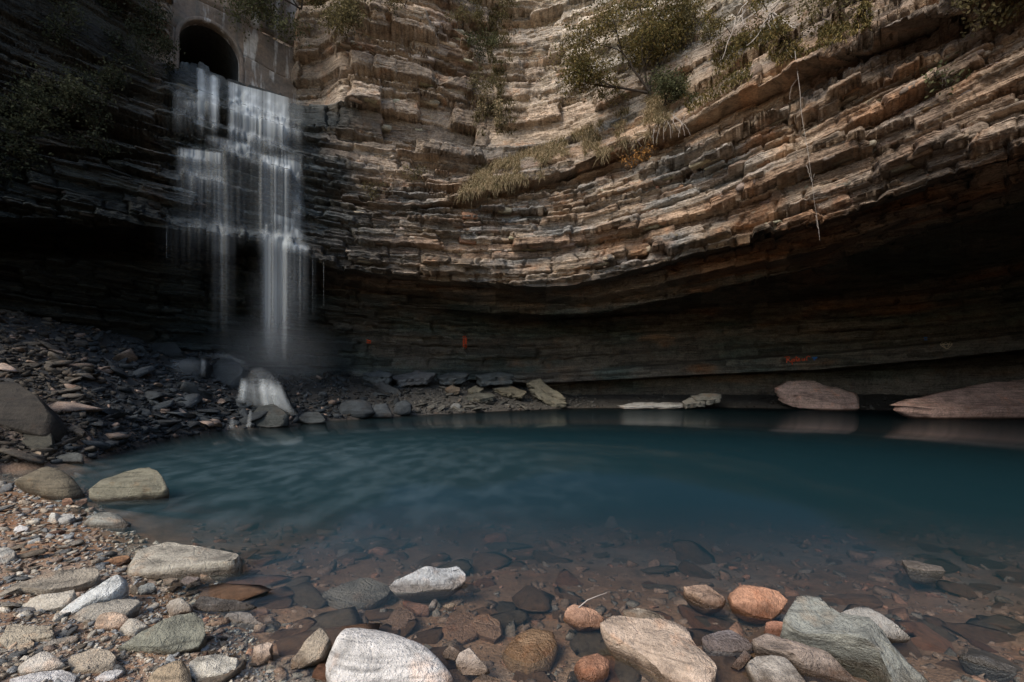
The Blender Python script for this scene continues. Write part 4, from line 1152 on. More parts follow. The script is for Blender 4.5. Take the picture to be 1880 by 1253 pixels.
link('arch_rim', np_mesh('arch_rim', V, F, M_CONC), parent=head)
V, F = sweep([(0, -.3)] + [(-.01 * (k % 2), -.3 - .5 * k) for k in range(1, 14)])
lin = link('tunnel_lining', np_mesh('tunnel_lining', V, F, M_DARKC), parent=head)
pc = arch_path(0.05); P = A0[None] + axis * pc[:, :1] + nout * -6.7; P = P.copy(); P[:, 2] = pc[:, 1]
link('tunnel_end', np_mesh('tunnel_end', np.vstack([P, P.mean(0)[None]]) - hloc, np.array([(k, k + 1, len(P)) for k in range(len(P) - 1)]), M_DARKC), parent=head)

# ------------------------------------------------------------------ falling water
def water_mat(name, strength=1.0, sx=6.0, sz=.25, lo=.7, hi=1.15):
    m, t = new_mat(name)
    out = N(t, 'ShaderNodeOutputMaterial')
    at = N(t, 'ShaderNodeAttribute', attribute_name='flow')
    geo = N(t, 'ShaderNodeNewGeometry')
    mp = N(t, 'ShaderNodeMapping'); mp.inputs['Scale'].default_value = (sx, sx * .6, sz); t.links.new(geo.outputs['Position'], mp.inputs[0])
    n = noise_node(t, mp.outputs[0], 1.0, 3, .6)
    st = ramp(t, n.outputs[0], [(.32, lo), (.5, .5 * (lo + hi)), (.68, hi)])
    al = math_node(t, 'MULTIPLY', math_node(t, 'MULTIPLY', at.outputs['Fac'], st.outputs[0]), strength, True)
    df = N(t, 'ShaderNodeBsdfDiffuse'); df.inputs[0].default_value = (.74, .755, .715, 1)
    tl = N(t, 'ShaderNodeBsdfTranslucent'); tl.inputs[0].default_value = (.74, .755, .715, 1)
    mm = N(t, 'ShaderNodeMixShader'); mm.inputs[0].default_value = .35
    t.links.new(df.outputs[0], mm.inputs[1]); t.links.new(tl.outputs[0], mm.inputs[2])
    tr = N(t, 'ShaderNodeBsdfTransparent')
    mx = N(t, 'ShaderNodeMixShader'); t.links.new(al, mx.inputs[0]); t.links.new(tr.outputs[0], mx.inputs[1]); t.links.new(mm.outputs[0], mx.inputs[2])
    t.links.new(mx.outputs[0], out.inputs[0])
    return m
M_FALL = water_mat('falling_water', 1.3, 5.0, .22, .75, 1.12)
M_CASC = water_mat('cascade_water', .8, 8, .4, .6, 1.15)

def env(x, pts):
    k = np.array(pts, float); return np.interp(x, k[:, 0], k[:, 1])
falls = bpy.data.objects.new('waterfall', None); COL.objects.link(falls); falls.location = (-5.5, 14.0, 1.4)
falls['label'] = 'silky white waterfall dropping from the tunnel over dark ledges into the cave mouth'; falls['category'] = 'waterfall'
floc = np.array(falls.location[:])
def veil(name, x0, x1, ncol, flow_f, y_end, standoff=.07, seed=0):
    """water that clings to the ledges, steps outwards as they do and drops free from the last of them"""
    xs = np.linspace(x0, x1, ncol)
    zt_, Vr, Fl = None, [], []
    nrow = 210
    V = np.zeros((nrow, ncol, 3)); A = np.zeros((nrow, ncol))
    for c_, px in enumerate(xs):
        top = np.interp(px, PXS, C_PY) - 2
        pys = np.linspace(top, y_end, nrow)
        Rm = None
        a_ = (px - HX) / FPX; k = math.sqrt(1 + a_ * a_)
        lip = np.interp(px, PXS, LIP_PY)
        z_prev = None; Rs, Zs = [], []
        for py in pys:
            if py < lip + 6:
                p, _n = hit_cliff(px, py)
                Rh = math.hypot(p.x, p.y) - standoff if p is not None else (Rm or 17)
                if p is not None and Rm is None: Rm = min(Rh, np.interp(px, PXS, CY_) * k + .4)
                Rm = min(Rm, Rh)
            Rs.append(Rm)
        Rs = np.array(Rs)
        Rs = np.minimum(gsmooth(Rs, 2.0), Rs + .02)
        Yv = Rs / k
        V[:, c_, 0] = a_ * Yv; V[:, c_, 1] = Yv; V[:, c_, 2] = CAMH + (HY - pys) / FPX * Yv
        step = np.concatenate([[0], -np.diff(Rs)])
        A[:, c_] = flow_f(px, pys) * (.95 + np.clip(gsmooth(step, 2.0) * 5, 0, .35))
    F = grid_faces(nrow, ncol)
    me = np_mesh(name, V.reshape(-1, 3) - floc, F, M_FALL, smooth=True, attrs={'flow': np.clip(A, 0, .95).reshape(-1)})
    return link(name, me, parent=falls)
def colnoise(px, f, seed): return float(vnoise(px * f, 0, 0, seed))
def soft(px, py, feats):
    """traced streams: (x0, x1, y0, y1, soft sides, soft top, soft bottom, density, drop to the east)"""
    keep = np.ones_like(py)
    for x0, x1, y0, y1, ex, et, eb, a, sl in feats:
        q = py - sl * (px - x0)
        m = sstep(x0 - ex, x0 + ex, px) * (1 - sstep(x1 - ex, x1 + ex, px)) * sstep(y0 - et, y0 + et, q) * (1 - sstep(y1 - eb * .3, y1 + eb, q))
        st = 1 + .45 * vnoise(px * .16, 0, x0 * .1, 401) + .35 * vnoise(px * .45, py * .002, y0 * .1, 402)
        keep = keep * (1 - np.clip(a * m * st, 0, .9))
    return 1 - keep
UP = [(364, 374, 118, 200, 5, 4, 60, .48, 0), (386, 400, 138, 205, 5, 6, 50, .46, .2), (366, 400, 140, 190, 6, 8, 40, .20, 0), (318, 362, 160, 215, 12, 15, 40, .07, 0), (335, 380, 184, 190, 10, 4, 22, .24, .1),
      (422, 530, 150, 235, 7, 3, 80, .40, 0), (424, 470, 150, 180, 8, 3, 40, .28, .3), (486, 528, 160, 225, 8, 6, 40, .30, .2), (530, 556, 170, 250, 10, 6, 50, .09, 0),
      (386, 457, 249, 255, 14, 4, 24, .26, .25), (331, 406, 272, 278, 8, 3, 22, .42, .12), (331, 406, 276, 320, 12, 6, 60, .18, .12), (480, 549, 226, 232, 12, 4, 22, .22, .2), (483, 549, 285, 291, 8, 3, 30, .45, .2),
      (479, 552, 285, 440, 10, 6, 36, .24, 0), (394, 424, 300, 470, 14, 40, 10, .10, 0), (410, 480, 262, 420, 22, 20, 40, .05, 0), (340, 400, 340, 420, 28, 30, 40, .04, 0),
      (503, 537, 393, 399, 6, 3, 20, .40, .3), (520, 551, 412, 418, 6, 3, 18, .40, .4), (505, 566, 442, 448, 8, 4, 16, .42, .15)]
DOWN = [(484, 526, 430, 585, 9, 22, 100, .34, 0), (500, 568, 440, 540, 18, 16, 110, .11, 0), (396, 424, 400, 540, 13, 40, 110, .085, 0), (300, 390, 405, 440, 30, 20, 80, .022, 0)]
def flow_upper(px, py): return soft(px, py, UP) * sstep(478, 462, py) if False else soft(px, py, UP) * (1 - sstep(458, 477, py))
def flow_fall(px, py): return soft(px, py, DOWN)
veil('upper_veil', 316, 570, 170, flow_upper, 478, .07)
veil('falling_veil', 284, 588, 170, flow_fall, 690, .14)
for k_, px in enumerate((312, 577, 597)):          # single drip threads off the lip
    p, _n = hit_cliff(px, np.interp(px, PXS, LIP_PY) - 3)
    if p is None: continue
    zz = np.linspace(p.z, p.z - (.9 + .37 * ((k_ * 5) % 7) * .6), 12); 
    P = np.stack([np.full(12, p.x), np.full(12, p.y - .12), zz], 1)
    V, F = tubes([(P, np.linspace(.009, .003, 12))], 5)
    link('drip_thread', np_mesh('drip_thread', V - floc, F, M_FALL, True, attrs={'flow': np.full(len(V), .09)}), parent=falls)

def sheet(name, label, rows, flow, parent=None, mat=M_CASC, nsub=10):
    """cascade skin through rows of (px, py, Y) points"""
    G = np.array([[pix(*q) for q in r_] for r_ in rows])
    nr, ncl = G.shape[:2]
    tr_ = np.linspace(0, nr - 1, (nr - 1) * nsub + 1); tc_ = np.linspace(0, ncl - 1, (ncl - 1) * nsub + 1)
    def ip(Gx, tr, axis):
        i = np.clip(np.floor(tr).astype(int), 0, Gx.shape[axis] - 2); f = tr - i; f = f * f * (3 - 2 * f) * .5 + f * .5
        a = np.take(Gx, i, axis); b = np.take(Gx, i + 1, axis)
        sh_ = [1] * Gx.ndim; sh_[axis] = len(tr); f = f.reshape(sh_)
        return a * (1 - f) + b * f
    H = ip(ip(G, tr_, 0), tc_, 1)
    fl = ip(ip(np.array(flow, float)[..., None], tr_, 0), tc_, 1)[..., 0]
    ed = np.minimum(tc_, tc_[-1] - tc_) / .7
    fl = fl * np.clip(ed, 0, 1)[None]
    H[..., 2] += .02 * fbm(H[..., 0] * 4, H[..., 1] * 4, H[..., 2] * 3, 5, 3)
    o_ = pix(rows[-1][len(rows[-1]) // 2][0], rows[-1][0][1], rows[-1][0][2])
    me = np_mesh(name, H.reshape(-1, 3) - (o_ if parent is None else np.array(parent.location[:])), grid_faces(H.shape[0], H.shape[1]), mat, True, attrs={'flow': np.clip(fl, 0, .95).reshape(-1)})
    return link(name, me, parent=parent, loc=o_ if parent is None else None)
casc = bpy.data.objects.new('cascade', None); COL.objects.link(casc); casc.location = tuple(pix(495, 770, 12.0))
casc['label'] = 'small bell-shaped cascade of white water spilling over boulders into the pool'; casc['category'] = 'cascade'
def strand(xt, yt, xb, yb, w, a, Yt=13.2, Yb=12.75):
    """one soft tongue of the cascade from the brink to where it lands"""
    rows, fl = [], []
    for k in range(5):
        f = k / 4; x = xt + (xb - xt) * f ** 1.7; y = yt + (yb - yt) * f; ww = w * (.8 + .5 * f); Yq = Yt + (Yb - Yt) * min(1, f * 2.2)
        rows.append([(x - ww, y, Yq + .06), (x - ww * .35, y, Yq), (x + ww * .35, y, Yq), (x + ww, y, Yq + .06)])
        fl.append([0, a, a * .9, 0] if 0 < k < 4 else [0, a * (.35 if k == 0 else .3), a * (.35 if k == 0 else .3), 0])
    sheet('spill', '', rows, fl, casc)
cr_ = np.random.default_rng(31)
for q_ in range(22):
    f_ = q_ / 21; xt_ = 445 + 70 * f_ + cr_.uniform(-2, 2)
    core = .30 if f_ < .12 else .10 if f_ < .45 else .34 if f_ < .85 else .16
    strand(xt_, 697 + 9 * max(0, f_ - .7) / .3 + cr_.uniform(-3, 2), xt_ + 2 + 24 * f_ ** 2 - 6 * (f_ < .15), 738 + 26 * f_ + cr_.uniform(-6, 4), cr_.uniform(6, 12), core * cr_.uniform(.7, 1.25), 13.2 + cr_.uniform(-.04, .04), 12.75 + cr_.uniform(-.06, .06))
sheet('spill', '', [[(452, 688, 13.7), (464, 676, 13.7), (482, 674, 13.7), (498, 684, 13.7), (514, 700, 13.6)], [(446, 694, 13.4), (464, 684, 13.35), (484, 684, 13.35), (502, 692, 13.35), (518, 704, 13.35)], [(442, 700, 13.15), (464, 699, 13.05), (486, 699, 13.05), (504, 702, 13.05), (522, 710, 13.1)]],
      [[0, .03, .04, .03, 0], [.05, .14, .12, .18, .06], [.08, .12, .12, .16, .06]], casc)
sheet('feeder_stream', '', [[(330, 640, 14.6), (370, 645, 14.6), (420, 648, 14.6), (456, 664, 14.3)], [(330, 646, 14.2), (370, 651, 14.2), (420, 653, 14.2), (458, 674, 13.9)], [(332, 652, 13.9), (372, 659, 13.9), (424, 657, 13.95), (462, 686, 13.5)]], [[0, 0, .0, 0], [.0, .05, .22, .2], [.0, .0, .04, .12]], casc)
sheet('spill', '', [[(310, 658, 13.7), (326, 655, 13.7), (345, 655, 13.7), (374, 660, 13.7)], [(310, 668, 13.2), (326, 667, 13.1), (345, 667, 13.1), (374, 668, 13.2)], [(310, 694, 13.1), (328, 692, 13.0), (346, 692, 13.0), (374, 690, 13.1)]], [[.0, .0, .0, .0], [.08, .22, .2, .1], [.0, .03, .03, .0]], casc)
sheet('spill', '', [[(368, 656, 13.5), (371, 655, 13.5), (374, 655, 13.5), (378, 657, 13.5)], [(368, 668, 13.3), (371, 667, 13.3), (374, 667, 13.3), (378, 668, 13.3)], [(366, 692, 13.2), (370, 692, 13.2), (374, 692, 13.2), (379, 692, 13.2)]], [[.0, .0, .0, .0], [.1, .3, .25, .1], [.0, .05, .05, .0]], casc)
sheet('spill', '', [[(421, 768, 11.9), (424, 767, 11.9), (427, 767, 11.9), (430, 768, 11.9)], [(418, 786, 11.7), (422, 786, 11.7), (427, 786, 11.7), (431, 786, 11.7)]], [[.0, .05, .05, .0], [.1, .3, .25, .1]], casc)
sheet('spill', '', [[(457, 754, 12.0), (459, 753, 12.0), (461, 753, 12.0), (463, 754, 12.0)], [(450, 784, 11.5), (454, 784, 11.5), (458, 784, 11.5), (462, 784, 11.5)]], [[.0, .1, .1, .0], [.1, .35, .3, .1]], casc)

# spray drifting round the foot of the falls
M_MIST, t = new_mat('spray')
out = N(t, 'ShaderNodeOutputMaterial'); pv = N(t, 'ShaderNodeVolumeScatter'); pv.inputs[0].default_value = (.9, .93, .93, 1); 
tcm = N(t, 'ShaderNodeTexCoord'); ln_ = N(t, 'ShaderNodeVectorMath', operation='LENGTH'); t.links.new(tcm.outputs['Object'], ln_.inputs[0])
fo_ = N(t, 'ShaderNodeMapRange', interpolation_type='SMOOTHSTEP'); fo_.inputs[1].default_value = 0.0; fo_.inputs[2].default_value = 1.0; fo_.inputs[3].default_value = .085; fo_.inputs[4].default_value = 0.0
t.links.new(ln_.outputs['Value'], fo_.inputs[0]); t.links.new(fo_.outputs[0], pv.inputs[1])
t.links.new(pv.outputs[0], out.inputs['Volume'])
for (px_, py_, Y_), rad_, lab_ in [((498, 650, 14.4), (2.6, 1.2, 1.5), 'thin white spray hanging at the foot of the waterfall'), ((510, 560, 14.3), (1.1, .9, 2.6), 'thin white spray wrapped round the lower falling strand')]:
    V, F = ICO[3]
    link('spray_mist', np_mesh('spray_mist', V, F, M_MIST, True), label=lab_, kind='stuff', loc=pix(px_, py_, Y_)).scale = rad_

# ------------------------------------------------------------------ vegetation
def leaf_mat(name, c1, c2):
    m, t = new_mat(name)
    out = N(t, 'ShaderNodeOutputMaterial'); df = N(t, 'ShaderNodeBsdfDiffuse'); tl = N(t, 'ShaderNodeBsdfTranslucent')
    at = N(t, 'ShaderNodeAttribute', attribute_name='vary')
    c = mixc(t, at.outputs['Fac'], c1, c2)
    t.links.new(c, df.inputs[0]); t.links.new(c, tl.inputs[0])
    mx = N(t, 'ShaderNodeMixShader'); mx.inputs[0].default_value = .3
    t.links.new(df.outputs[0], mx.inputs[1]); t.links.new(tl.outputs[0], mx.inputs[2]); t.links.new(mx.outputs[0], out.inputs[0])
    return m
L_YEL = leaf_mat('yellowing_leaves', (.055, .055, .022), (.21, .15, .058))
L_GRN = leaf_mat('green_leaves', (.040, .046, .024), (.11, .105, .052))
L_DRK = leaf_mat('dark_leaves', (.020, .024, .014), (.058, .060, .036))
L_OLV = leaf_mat('olive_leaves', (.07, .062, .030), (.17, .135, .065))
L_RUST = leaf_mat('rusty_leaves', (.20, .11, .035), (.40, .19, .06))
L_DRY = leaf_mat('dry_grass', (.11, .10, .048), (.44, .33, .20))
BARK = simple_mat('dark_bark', (.055, .042, .032), .9)
PALEWOOD = simple_mat('dead_wood', (.32, .275, .23), .8, var=.3)

def leaves(centres, size, r, mat, name, droop=.2):
    n = len(centres)
    C = np.asarray(centres)
    d1 = r.normal(size=(n, 3)); d1[:, 2] -= droop; d1 /= np.linalg.norm(d1, axis=1)[:, None]
    d2 = np.cross(d1, r.normal(size=(n, 3))); d2 /= np.linalg.norm(d2, axis=1)[:, None]
    s = (size * r.uniform(.55, 1.4, n))[:, None]
    V = np.stack([C, C + d1 * s * .5 + d2 * s * .28, C + d1 * s, C + d1 * s * .5 - d2 * s * .28], 1).reshape(-1, 3)
    F = np.arange(n * 4).reshape(-1, 4)
    vv = np.clip(r.normal(.45, .28, n), 0, 1)
    return np_mesh(name, V, F, mat, attrs={'vary': np.repeat(vv, 4)})

def grow(base, dirs, length, r, depth=3, rad=.04, spread=.55, gravity=0.0):
    """branching skeleton -> paths, twig tips"""
    paths, tips = [], []
    def rec(p, dvec, L, rad, dep):
        n = 6
        pts = [p.copy()]; dcur = dvec.copy()
        for k in range(n):
            dcur = dcur + r.normal(0, .10, 3); dcur[2] -= gravity / n; dcur /= np.linalg.norm(dcur)
            p = p + dcur * L / n; pts.append(p.copy())
            if dep <= 1 and k >= 1: tips.append(p.copy())
        paths.append((np.array(pts), np.linspace(rad, rad * .5, n + 1)))
        if dep > 0:
            for q in range(int(r.integers(3, 5))):
                f = r.uniform(.35, 1.0); i = min(int(f * n), n)
                nd = dcur + r.normal(0, spread, 3); nd /= np.linalg.norm(nd)
                rec(pts[i], nd, L * r.uniform(.5, .75), rad * .5, dep - 1)
    for dv in dirs:
        dv = np.array(dv, float); dv /= np.linalg.norm(dv)
        rec(np.array(base, float) + r.normal(0, .03, 3), dv, length, rad, depth)
    return paths, np.array(tips)

def shrub(name, cat, label, base, dirs, length, leafmat, seed, nleaf=2500, leaf=.09, depth=3, rad=.04, spread=.55, gravity=0.0, jitter=.14, group=None, squash=None):
    r = np.random.default_rng(seed)
    paths, tips = grow((0, 0, 0), dirs, length, r, depth, rad, spread, gravity)
    root = bpy.data.objects.new(name, None); COL.objects.link(root); root.location = base
    root['label'] = label; root['category'] = cat
    if group: root['group'] = group
    if cat == 'tree':
        main = [k for k, (P_, R_) in enumerate(paths) if abs(R_[0] - rad) < 1e-6]
        for a_, k in enumerate(main):
            k2 = main[a_ + 1] if a_ + 1 < len(main) else len(paths)
            V, F = tubes(paths[k:k + 1], 7); tr_ = link('trunk', np_mesh('trunk', V, F, BARK), parent=root)
            V, F = tubes(paths[k + 1:k2], 4); link('branches', np_mesh('branches', V, F, BARK), parent=tr_)
    else:
        V, F = tubes(paths, 4)
        link('stem', np_mesh('stem', V, F, BARK), parent=root)
    # clumps: some twigs carry many leaves, some few
    wgt = r.random(len(tips)) ** 1.8; wgt /= wgt.sum()
    C = tips[r.choice(len(tips), nleaf, p=wgt)] + r.normal(0, jitter, (nleaf, 3)) * np.array([1, 1, .7])
    link('crown' if cat == 'tree' else 'foliage', leaves(C, leaf, r, leafmat, 'foliage'), parent=root)
    return root
def on_rock(px, py, out=.05):
    p, n = hit_cliff(px, py)
    if p is None: p = Vector(pix(px, py, 16)); 
    return p - Vector((p.x, p.y, 0)).normalized() * out

b_ = on_rock(1192, 178, .2)
shrub('ledge_tree', 'tree', 'yellow-green many-stemmed small tree leaning out from the grassy ledge', b_, [(-.35, -.15, 1), (-.75, -.15, .8), (.05, -.1, 1.1), (.3, -.1, 1), (-1.0, -.2, .35)], 2.05, L_YEL, 41, 22000, .08, 3, .05, .42, jitter=.30)
shrub('shrub', 'shrub', 'dark green shrub at the foot of the leaning ledge tree', on_rock(1222, 200, .2), [(-.4, -.5, .5), (.4, -.4, .5), (0, -.6, .3), (.7, -.3, .2)], .75, L_GRN, 42, 2600, .08, 2, .025)
shrub('shrub', 'shrub', 'rusty orange-leaved sprig hanging below the grassy ledge', on_rock(1165, 262, .25), [(-.1, -.3, -.8), (.2, -.3, -.6)], .75, L_RUST, 43, 200, .085, 2, .012, .4, .3, jitter=.06)
shrub('shrub', 'shrub', 'bushy green shrub overhanging the concrete headwall beside the tunnel', on_rock(552, 35, .5), [(-.9, -.5, .2), (-.4, -.5, .6), (.3, -.4, .8), (-.2, -.6, -.2)], 1.5, L_GRN, 44, 11000, .095, 3, .035, .5, .25, jitter=.24)
shrub('shrub', 'shrub', 'olive shrub on the cliff between the headwall bush and the buttress', on_rock(640, 32, .2), [(-.4, -.5, .4), (.4, -.4, .6), (0, -.5, -.2)], 1.2, L_OLV, 45, 6000, .09, 3, .03, .5, .2, jitter=.2)
shrub('shrub', 'shrub', 'sparse green tuft at the top of the buttress', on_rock(745, 15, .1), [(-.5, -.4, .3), (.5, -.4, .4)], .7, L_OLV, 46, 900, .08, 2, .02)
for q, (px, py, ln, nl, mt, lab) in enumerate([
    (892, 25, .9, 1500, L_OLV, 'topmost green tuft hanging in the inner corner of the cliff'),
    (885, 95, .75, 1000, L_GRN, 'second green tuft down the inner corner of the cliff'),
    (888, 160, .65, 800, L_OLV, 'third and sparsest tuft down the inner corner of the cliff'),
    (905, 205, .55, 700, L_DRY, 'lowest straw-coloured tuft in the inner corner of the cliff'),
    (850, 15, .9, 900, L_OLV, 'olive tuft at the top edge between buttress and inner corner'),
    (1345, 70, .9, 1500, L_YEL, 'yellow shrub behind the pale dead branches'),
    (1290, 60, .8, 1100, L_OLV, 'olive shrub between the ledge tree and the dead branches'),
    (1410, 25, .8, 1100, L_YEL, 'yellow tuft at the top edge above the dead branches'),
    (1440, 85, .6, 700, L_YEL, 'small yellow tuft where the hanging vine starts'),
    (1510, 40, .7, 1100, L_OLV, 'brownish-green cushion shrub east of the dead branches'),
    (1560, 18, .6, 700, L_OLV, 'small olive tuft at the top edge east of the cushion shrub'),
    (1800, 20, .55, 700, L_OLV, 'dull olive tuft high near the corner of the picture'),
    (1720, 150, .28, 160, L_GRN, 'tiny fern rooted in a crack of the overhanging beds'),
    (1260, 175, .6, 700, L_GRN, 'dark tuft beside the shrub under the ledge tree'),
    (1110, 185, .6, 600, L_YEL, 'yellowish tuft below the crown of the ledge tree'),
    (690, 350, .35, 200, L_OLV, 'small weed on the ledges east of the falls'),
    (760, 320, .35, 220, L_OLV, 'small weed on the thin beds below the buttress')]):
    shrub('shrub', 'shrub', lab, on_rock(px, py, .1), [(-.5, -.5, .3), (.5, -.4, .3), (0, -.6, -.4)], ln, mt, 60 + q, nl, .075, 2, .014, .5, .35, jitter=.10)
for q, (px, py, ln, nl, lab) in enumerate([
    (60, 225, 1.0, 2200, 'dim ferny shrub on the dark wall by the side edge'),
    (130, 205, .8, 1800, 'palest fern clump on the dark wall'),
    (40, 290, .8, 1500, 'dark fern clump low on the shaded wall'),
    (205, 170, .7, 1300, 'black-green shrub midway up the shaded wall'),
    (280, 120, .9, 1900, 'dark shrub beside the tunnel mouth'),
    (262, 50, .9, 1700, 'dark shrub hanging above and beside the tunnel mouth'),
    (120, 60, .9, 1300, 'dim shrub high on the shaded wall'),
    (170, 265, .6, 900, 'low moss-green clump on the shelf beside the wet ledges')]):
    shrub('fern', 'fern', lab, on_rock(px, py, .1), [(-.4, -.4, .2), (.6, -.4, .3), (.2, -.6, -.4), (.3, -.2, .8)], ln * .8, L_DRK, 90 + q, nl, .075, 2, .014, .55, .35, jitter=.12)

def blades(name, label, pick, n, length, mat, seed, width=.012):
    r = np.random.default_rng(seed)
    Vs, vv = [], []
    while len(Vs) < n:
        p = pick(r)
        if p is None: continue
        p = np.array(p[:]); L = length * r.uniform(.5, 1.3)
        out = -np.array([p[0], p[1], 0]); out /= np.linalg.norm(out)
        sd = np.cross(out, [0, 0, 1.0]) * width * r.uniform(.6, 1.5)
        d_ = out * r.uniform(.2, .6) + np.array([0, 0, r.uniform(-.1, .9)]) + r.normal(0, .3, 3); d_ /= np.linalg.norm(d_)
        m_ = p + d_ * L * .5; e_ = m_ + (d_ * .55 + np.array([0, 0, -.75])) * L * .55
        Vs.append([p - sd, p + sd, m_ + sd * .8, m_ - sd * .8, e_]); vv.append(r.random())
    V = np.array(Vs); nb = len(V)
    i = np.arange(nb)[:, None] * 5
    F = np.concatenate([i + np.array([[0, 1, 2]]), i + np.array([[0, 2, 3]]), i + np.array([[3, 2, 4]])])
    return link(name, np_mesh(name, V.reshape(-1, 3), F, mat, attrs={'vary': np.repeat(vv, 5)}), kind='stuff', label=label)
def pick_ledge(r):
    px = r.uniform(845, 1230)
    g = np.interp(px, PXS, G_PY); u = np.interp(px, PXS, U_PY)
    py = g + (u - g) * r.uniform(-.1, 1.0)
    if float(vnoise(px * .035, py * .05, 0, 6)) + .5 * float(vnoise(px * .12, py * .12, 0, 7)) < -.12: return None
    p, n = hit_cliff(px, py)
    return p
blades('dry_grass', 'dry straw-coloured grass spilling over the ledge of the cliff', pick_ledge, 13000, .40, L_DRY, 71, .007)
def pick_corner(r):
    px = r.normal(885, 16) + r.uniform(0, 40); py = r.uniform(5, 250)
    if float(vnoise(px * .05, py * .03, 0, 8)) < -.1: return None
    return hit_cliff(px, py)[0]
blades('hanging_grass', 'hanging grass in the inner corner of the cliff', pick_corner, 2600, .3, L_OLV, 72)
def pick_slope(r):
    px = r.uniform(1250, 1600); g = np.interp(px, PXS, G_PY); u = np.interp(px, PXS, U_PY)
    py = g + (u - g) * r.uniform(.1, 1.3)
    if py < 2 or float(vnoise(px * .025, py * .03, 0, 9)) < .05: return None
    return hit_cliff(px, py)[0]
blades('slope_weeds', 'brown and yellow weeds on the slope above the overhang', pick_slope, 3800, .22, L_YEL, 73)

# dead branches, hanging vine and roots
def twig(name, cat, label, lines, rad, mat, group=None, out=.18):
    """lines: list of pixel polylines followed over the rock face"""
    paths = []
    base = None
    for ln in lines:
        P = resample_open(np.array(ln, float), 14)
        W = []
        ymin = None
        for px, py in P:
            p, n = hit_cliff(px, py)
            yy = p.y - out
            if ymin is not None: yy = min(ymin, yy)       # hangs free below a lip
            if ymin is None or yy < ymin: ymin = yy
            W.append(pix(px, py, yy))
        W = np.array(W)
        W = np.stack([gsmooth(W[:, k], 1.2) for k in range(3)], 1)
        W += np.random.default_rng(len(paths) + 5).normal(0, .008, W.shape)
        if base is None: base = W[0].copy()
        paths.append((W - base, np.linspace(rad, rad * .45, len(W))))
    V, F = tubes(paths, 5)
    return link(name, np_mesh(name, V, F, mat), label=label, cat=cat, group=group, loc=base)
def resample_open(P, n):
    sg = np.hypot(*np.diff(P, axis=0).T); cs = np.concatenate([[0], np.cumsum(sg)]); tt = np.linspace(0, cs[-1], n)
    return np.stack([np.interp(tt, cs, P[:, 0]), np.interp(tt, cs, P[:, 1])], 1)
def z5(L): return [[(1280 + x / 6.264, y / 6.264) for x, y in l] for l in L]
twig('dead_branch', 'branch', 'pale dead branch hanging furthest west with a long crooked end', z5([[(600, 5), (520, 80), (440, 170), (440, 310), (360, 440), (320, 620), (280, 710)], [(600, 30), (530, 150), (445, 290)]]), .020, PALEWOOD, out=.5)
twig('dead_branch', 'branch', 'pale dead branch with a hooked tip in the middle of the group', z5([[(525, 60), (520, 180), (525, 290), (575, 310), (635, 345)], [(640, 80), (690, 200), (770, 245)]]), .014, PALEWOOD, out=.5)
twig('dead_branch', 'branch', 'pale forked dead branch spreading like an upturned V', z5([[(850, 100), (850, 140), (770, 270), (670, 455), (560, 540)], [(855, 135), (960, 200), (1050, 290), (1150, 340)], [(860, 150), (890, 250), (925, 330)], [(850, 150), (820, 260), (840, 350)], [(1050, 285), (1150, 265)]]), .020, PALEWOOD, out=.5)
twig('hanging_vine', 'vine', 'long thin bare vine dangling over the lip of the overhang', [[(1458, 82), (1464, 130), (1469, 178), (1476, 240), (1482, 270), (1490, 320), (1493, 360), (1500, 400), (1508, 455)], [(1443, 90), (1456, 108)], [(1468, 140), (1452, 160), (1450, 185)], [(1475, 255), (1483, 272), (1486, 262)], [(1480, 300), (1490, 335), (1496, 318)], [(1490, 335), (1486, 312)], [(1498, 395), (1504, 430)]], .006, PALEWOOD)
rr_ = np.random.default_rng(8)
twig('hanging_roots', 'roots', 'tangle of thin bare roots hanging under the ledge shrub', [[(1205 + rr_.uniform(0, 55), 200 + rr_.uniform(0, 12)), (1200 + q * 6, 225 + rr_.uniform(0, 12)), (1195 + q * 7 + rr_.uniform(-8, 8), 245 + rr_.uniform(0, 25))] for q in range(11)], .009, PALEWOOD)
tw = hit_ground(1075, 1105, True)
V, F = tubes([(np.array([(0, 0, 0), (.05, .02, .03), (.1, .03, .045), (.16, .06, .05)]), np.array([.003, .003, .0025, .002]))], 5)
link('twig', np_mesh('twig', V, F, PALEWOOD), label='bare twig lying on the small rust and white rock', cat='twig', loc=tuple(pix(1062, 1116, 2.38)))

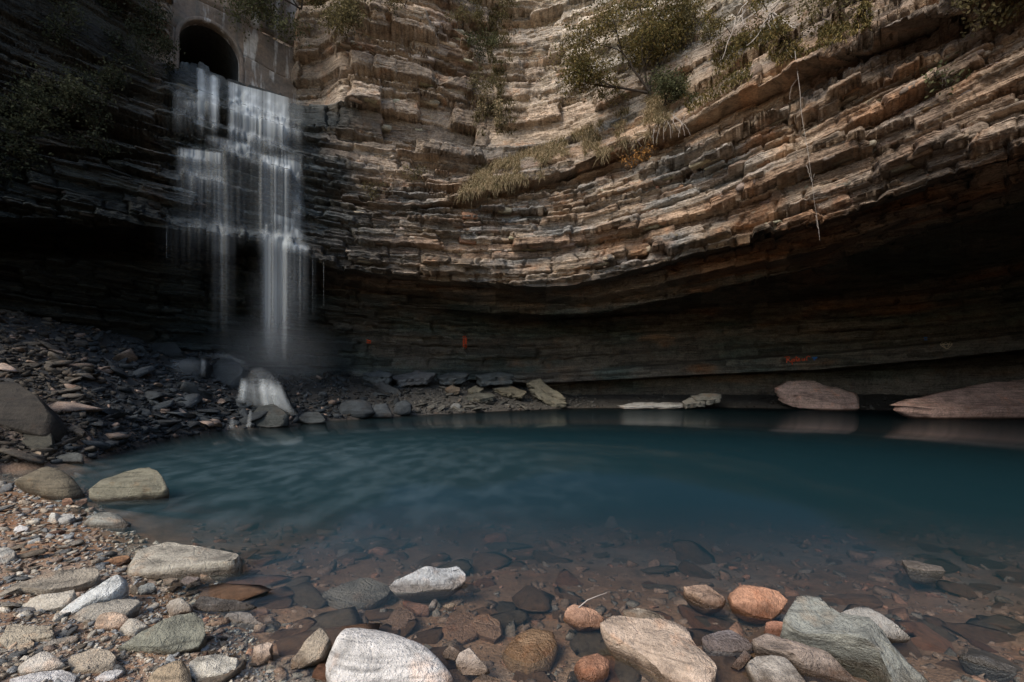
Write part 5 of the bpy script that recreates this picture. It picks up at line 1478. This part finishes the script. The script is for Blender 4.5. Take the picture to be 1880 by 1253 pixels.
# ------------------------------------------------------------------ paint on the back wall
def paint_mat(name, c):
    m, t = new_mat(name); out = N(t, 'ShaderNodeOutputMaterial'); bs = N(t, 'ShaderNodeBsdfPrincipled')
    geo = N(t, 'ShaderNodeNewGeometry'); n = noise_node(t, geo.outputs['Position'], 14, 3, .6)
    cc = mixc(t, 1.0, c, ramp(t, n.outputs[0], [(.3, .6), (.7, 1.2)]).outputs[0], 'MULTIPLY')
    t.links.new(cc, bs.inputs['Base Color']); bs.inputs['Roughness'].default_value = .6; t.links.new(bs.outputs[0], out.inputs[0])
    return m
P_ORG = paint_mat('orange_paint', (.80, .11, .03)); P_BLU = paint_mat('blue_paint', (.02, .16, .50)); P_TAN = paint_mat('cream_paint', (.60, .46, .30))
def graffiti(name, label, strokes, rad, mat):
    paths = []
    for st in strokes:
        P = resample_open(np.array(st, float), max(4, 3 * len(st)))
        W = []
        for px, py in P:
            p, n = hit_cliff(px, py)
            W.append(np.array(p[:]) - np.array([p.x, p.y, 0]) / math.hypot(p.x, p.y) * .02)
        ym = np.array(W); k = np.argsort(np.hypot(ym[:, 0], ym[:, 1]))[0]
        paths.append((ym, np.full(len(ym), rad)))
    V, F = tubes(paths, 5)
    o = link(name, np_mesh(name, V, F, mat), parent=cliff); o['label'] = label
    return o
def gz(L): return [[(1420 + x / 18.8, 640 + y / 18.8) for x, y in l] for l in L]
graffiti('graffiti', 'orange spray-painted scrawl on the cave ledge', gz([
    [(385, 310), (440, 280), (540, 290), (560, 350), (470, 390), (430, 380)], [(460, 300), (470, 400), (450, 500)], [(480, 390), (560, 440), (650, 500), (650, 570)],
    [(720, 370), (640, 380), (630, 440), (690, 450), (730, 380), (735, 450)], [(790, 270), (785, 360), (800, 440), (850, 430)], [(740, 330), (850, 320)], [(860, 390), (920, 370), (880, 350), (840, 400), (880, 440), (930, 420)],
    [(990, 350), (990, 420), (1040, 430), (1070, 340), (1075, 430)], [(1140, 290), (1150, 420)], [(1140, 320), (1200, 260), (1275, 300)]]), .024, P_ORG)
graffiti('paint_mark', 'blue paint smudge beside the orange scrawl', gz([[(1330, 320), (1520, 310)], [(1370, 350), (1480, 345)], [(1400, 380), (1440, 400)]]), .03, P_BLU)
graffiti('paint_mark', 'small blue paint dot above the cream diamond', [[(1696, 620), (1702, 620)], [(1697, 624), (1702, 624)]], .035, P_BLU)
def dz(L): return [[(1680 + x / 18.8, 605 + y / 18.8) for x, y in l] for l in L]
graffiti('graffiti', 'cream outline of a cut diamond painted on the cave ledge', dz([[(930, 440), (1230, 430), (1290, 520), (1100, 690), (860, 530), (930, 440)], [(860, 530), (1280, 515)], [(960, 530), (1090, 680), (1180, 520)], [(930, 440), (980, 525), (1060, 435), (1150, 520), (1230, 430)]]), .018, P_TAN)
graffiti('paint_mark', 'upright orange paint bar on the dark back wall', [[(851, 618), (851, 638)], [(854, 618), (854, 640)], [(856, 620), (856, 638)]], .04, P_ORG)
graffiti('paint_mark', 'faint orange paint smear behind the falls', [[(673, 625), (681, 627)], [(673, 629), (680, 630)]], .04, P_ORG)
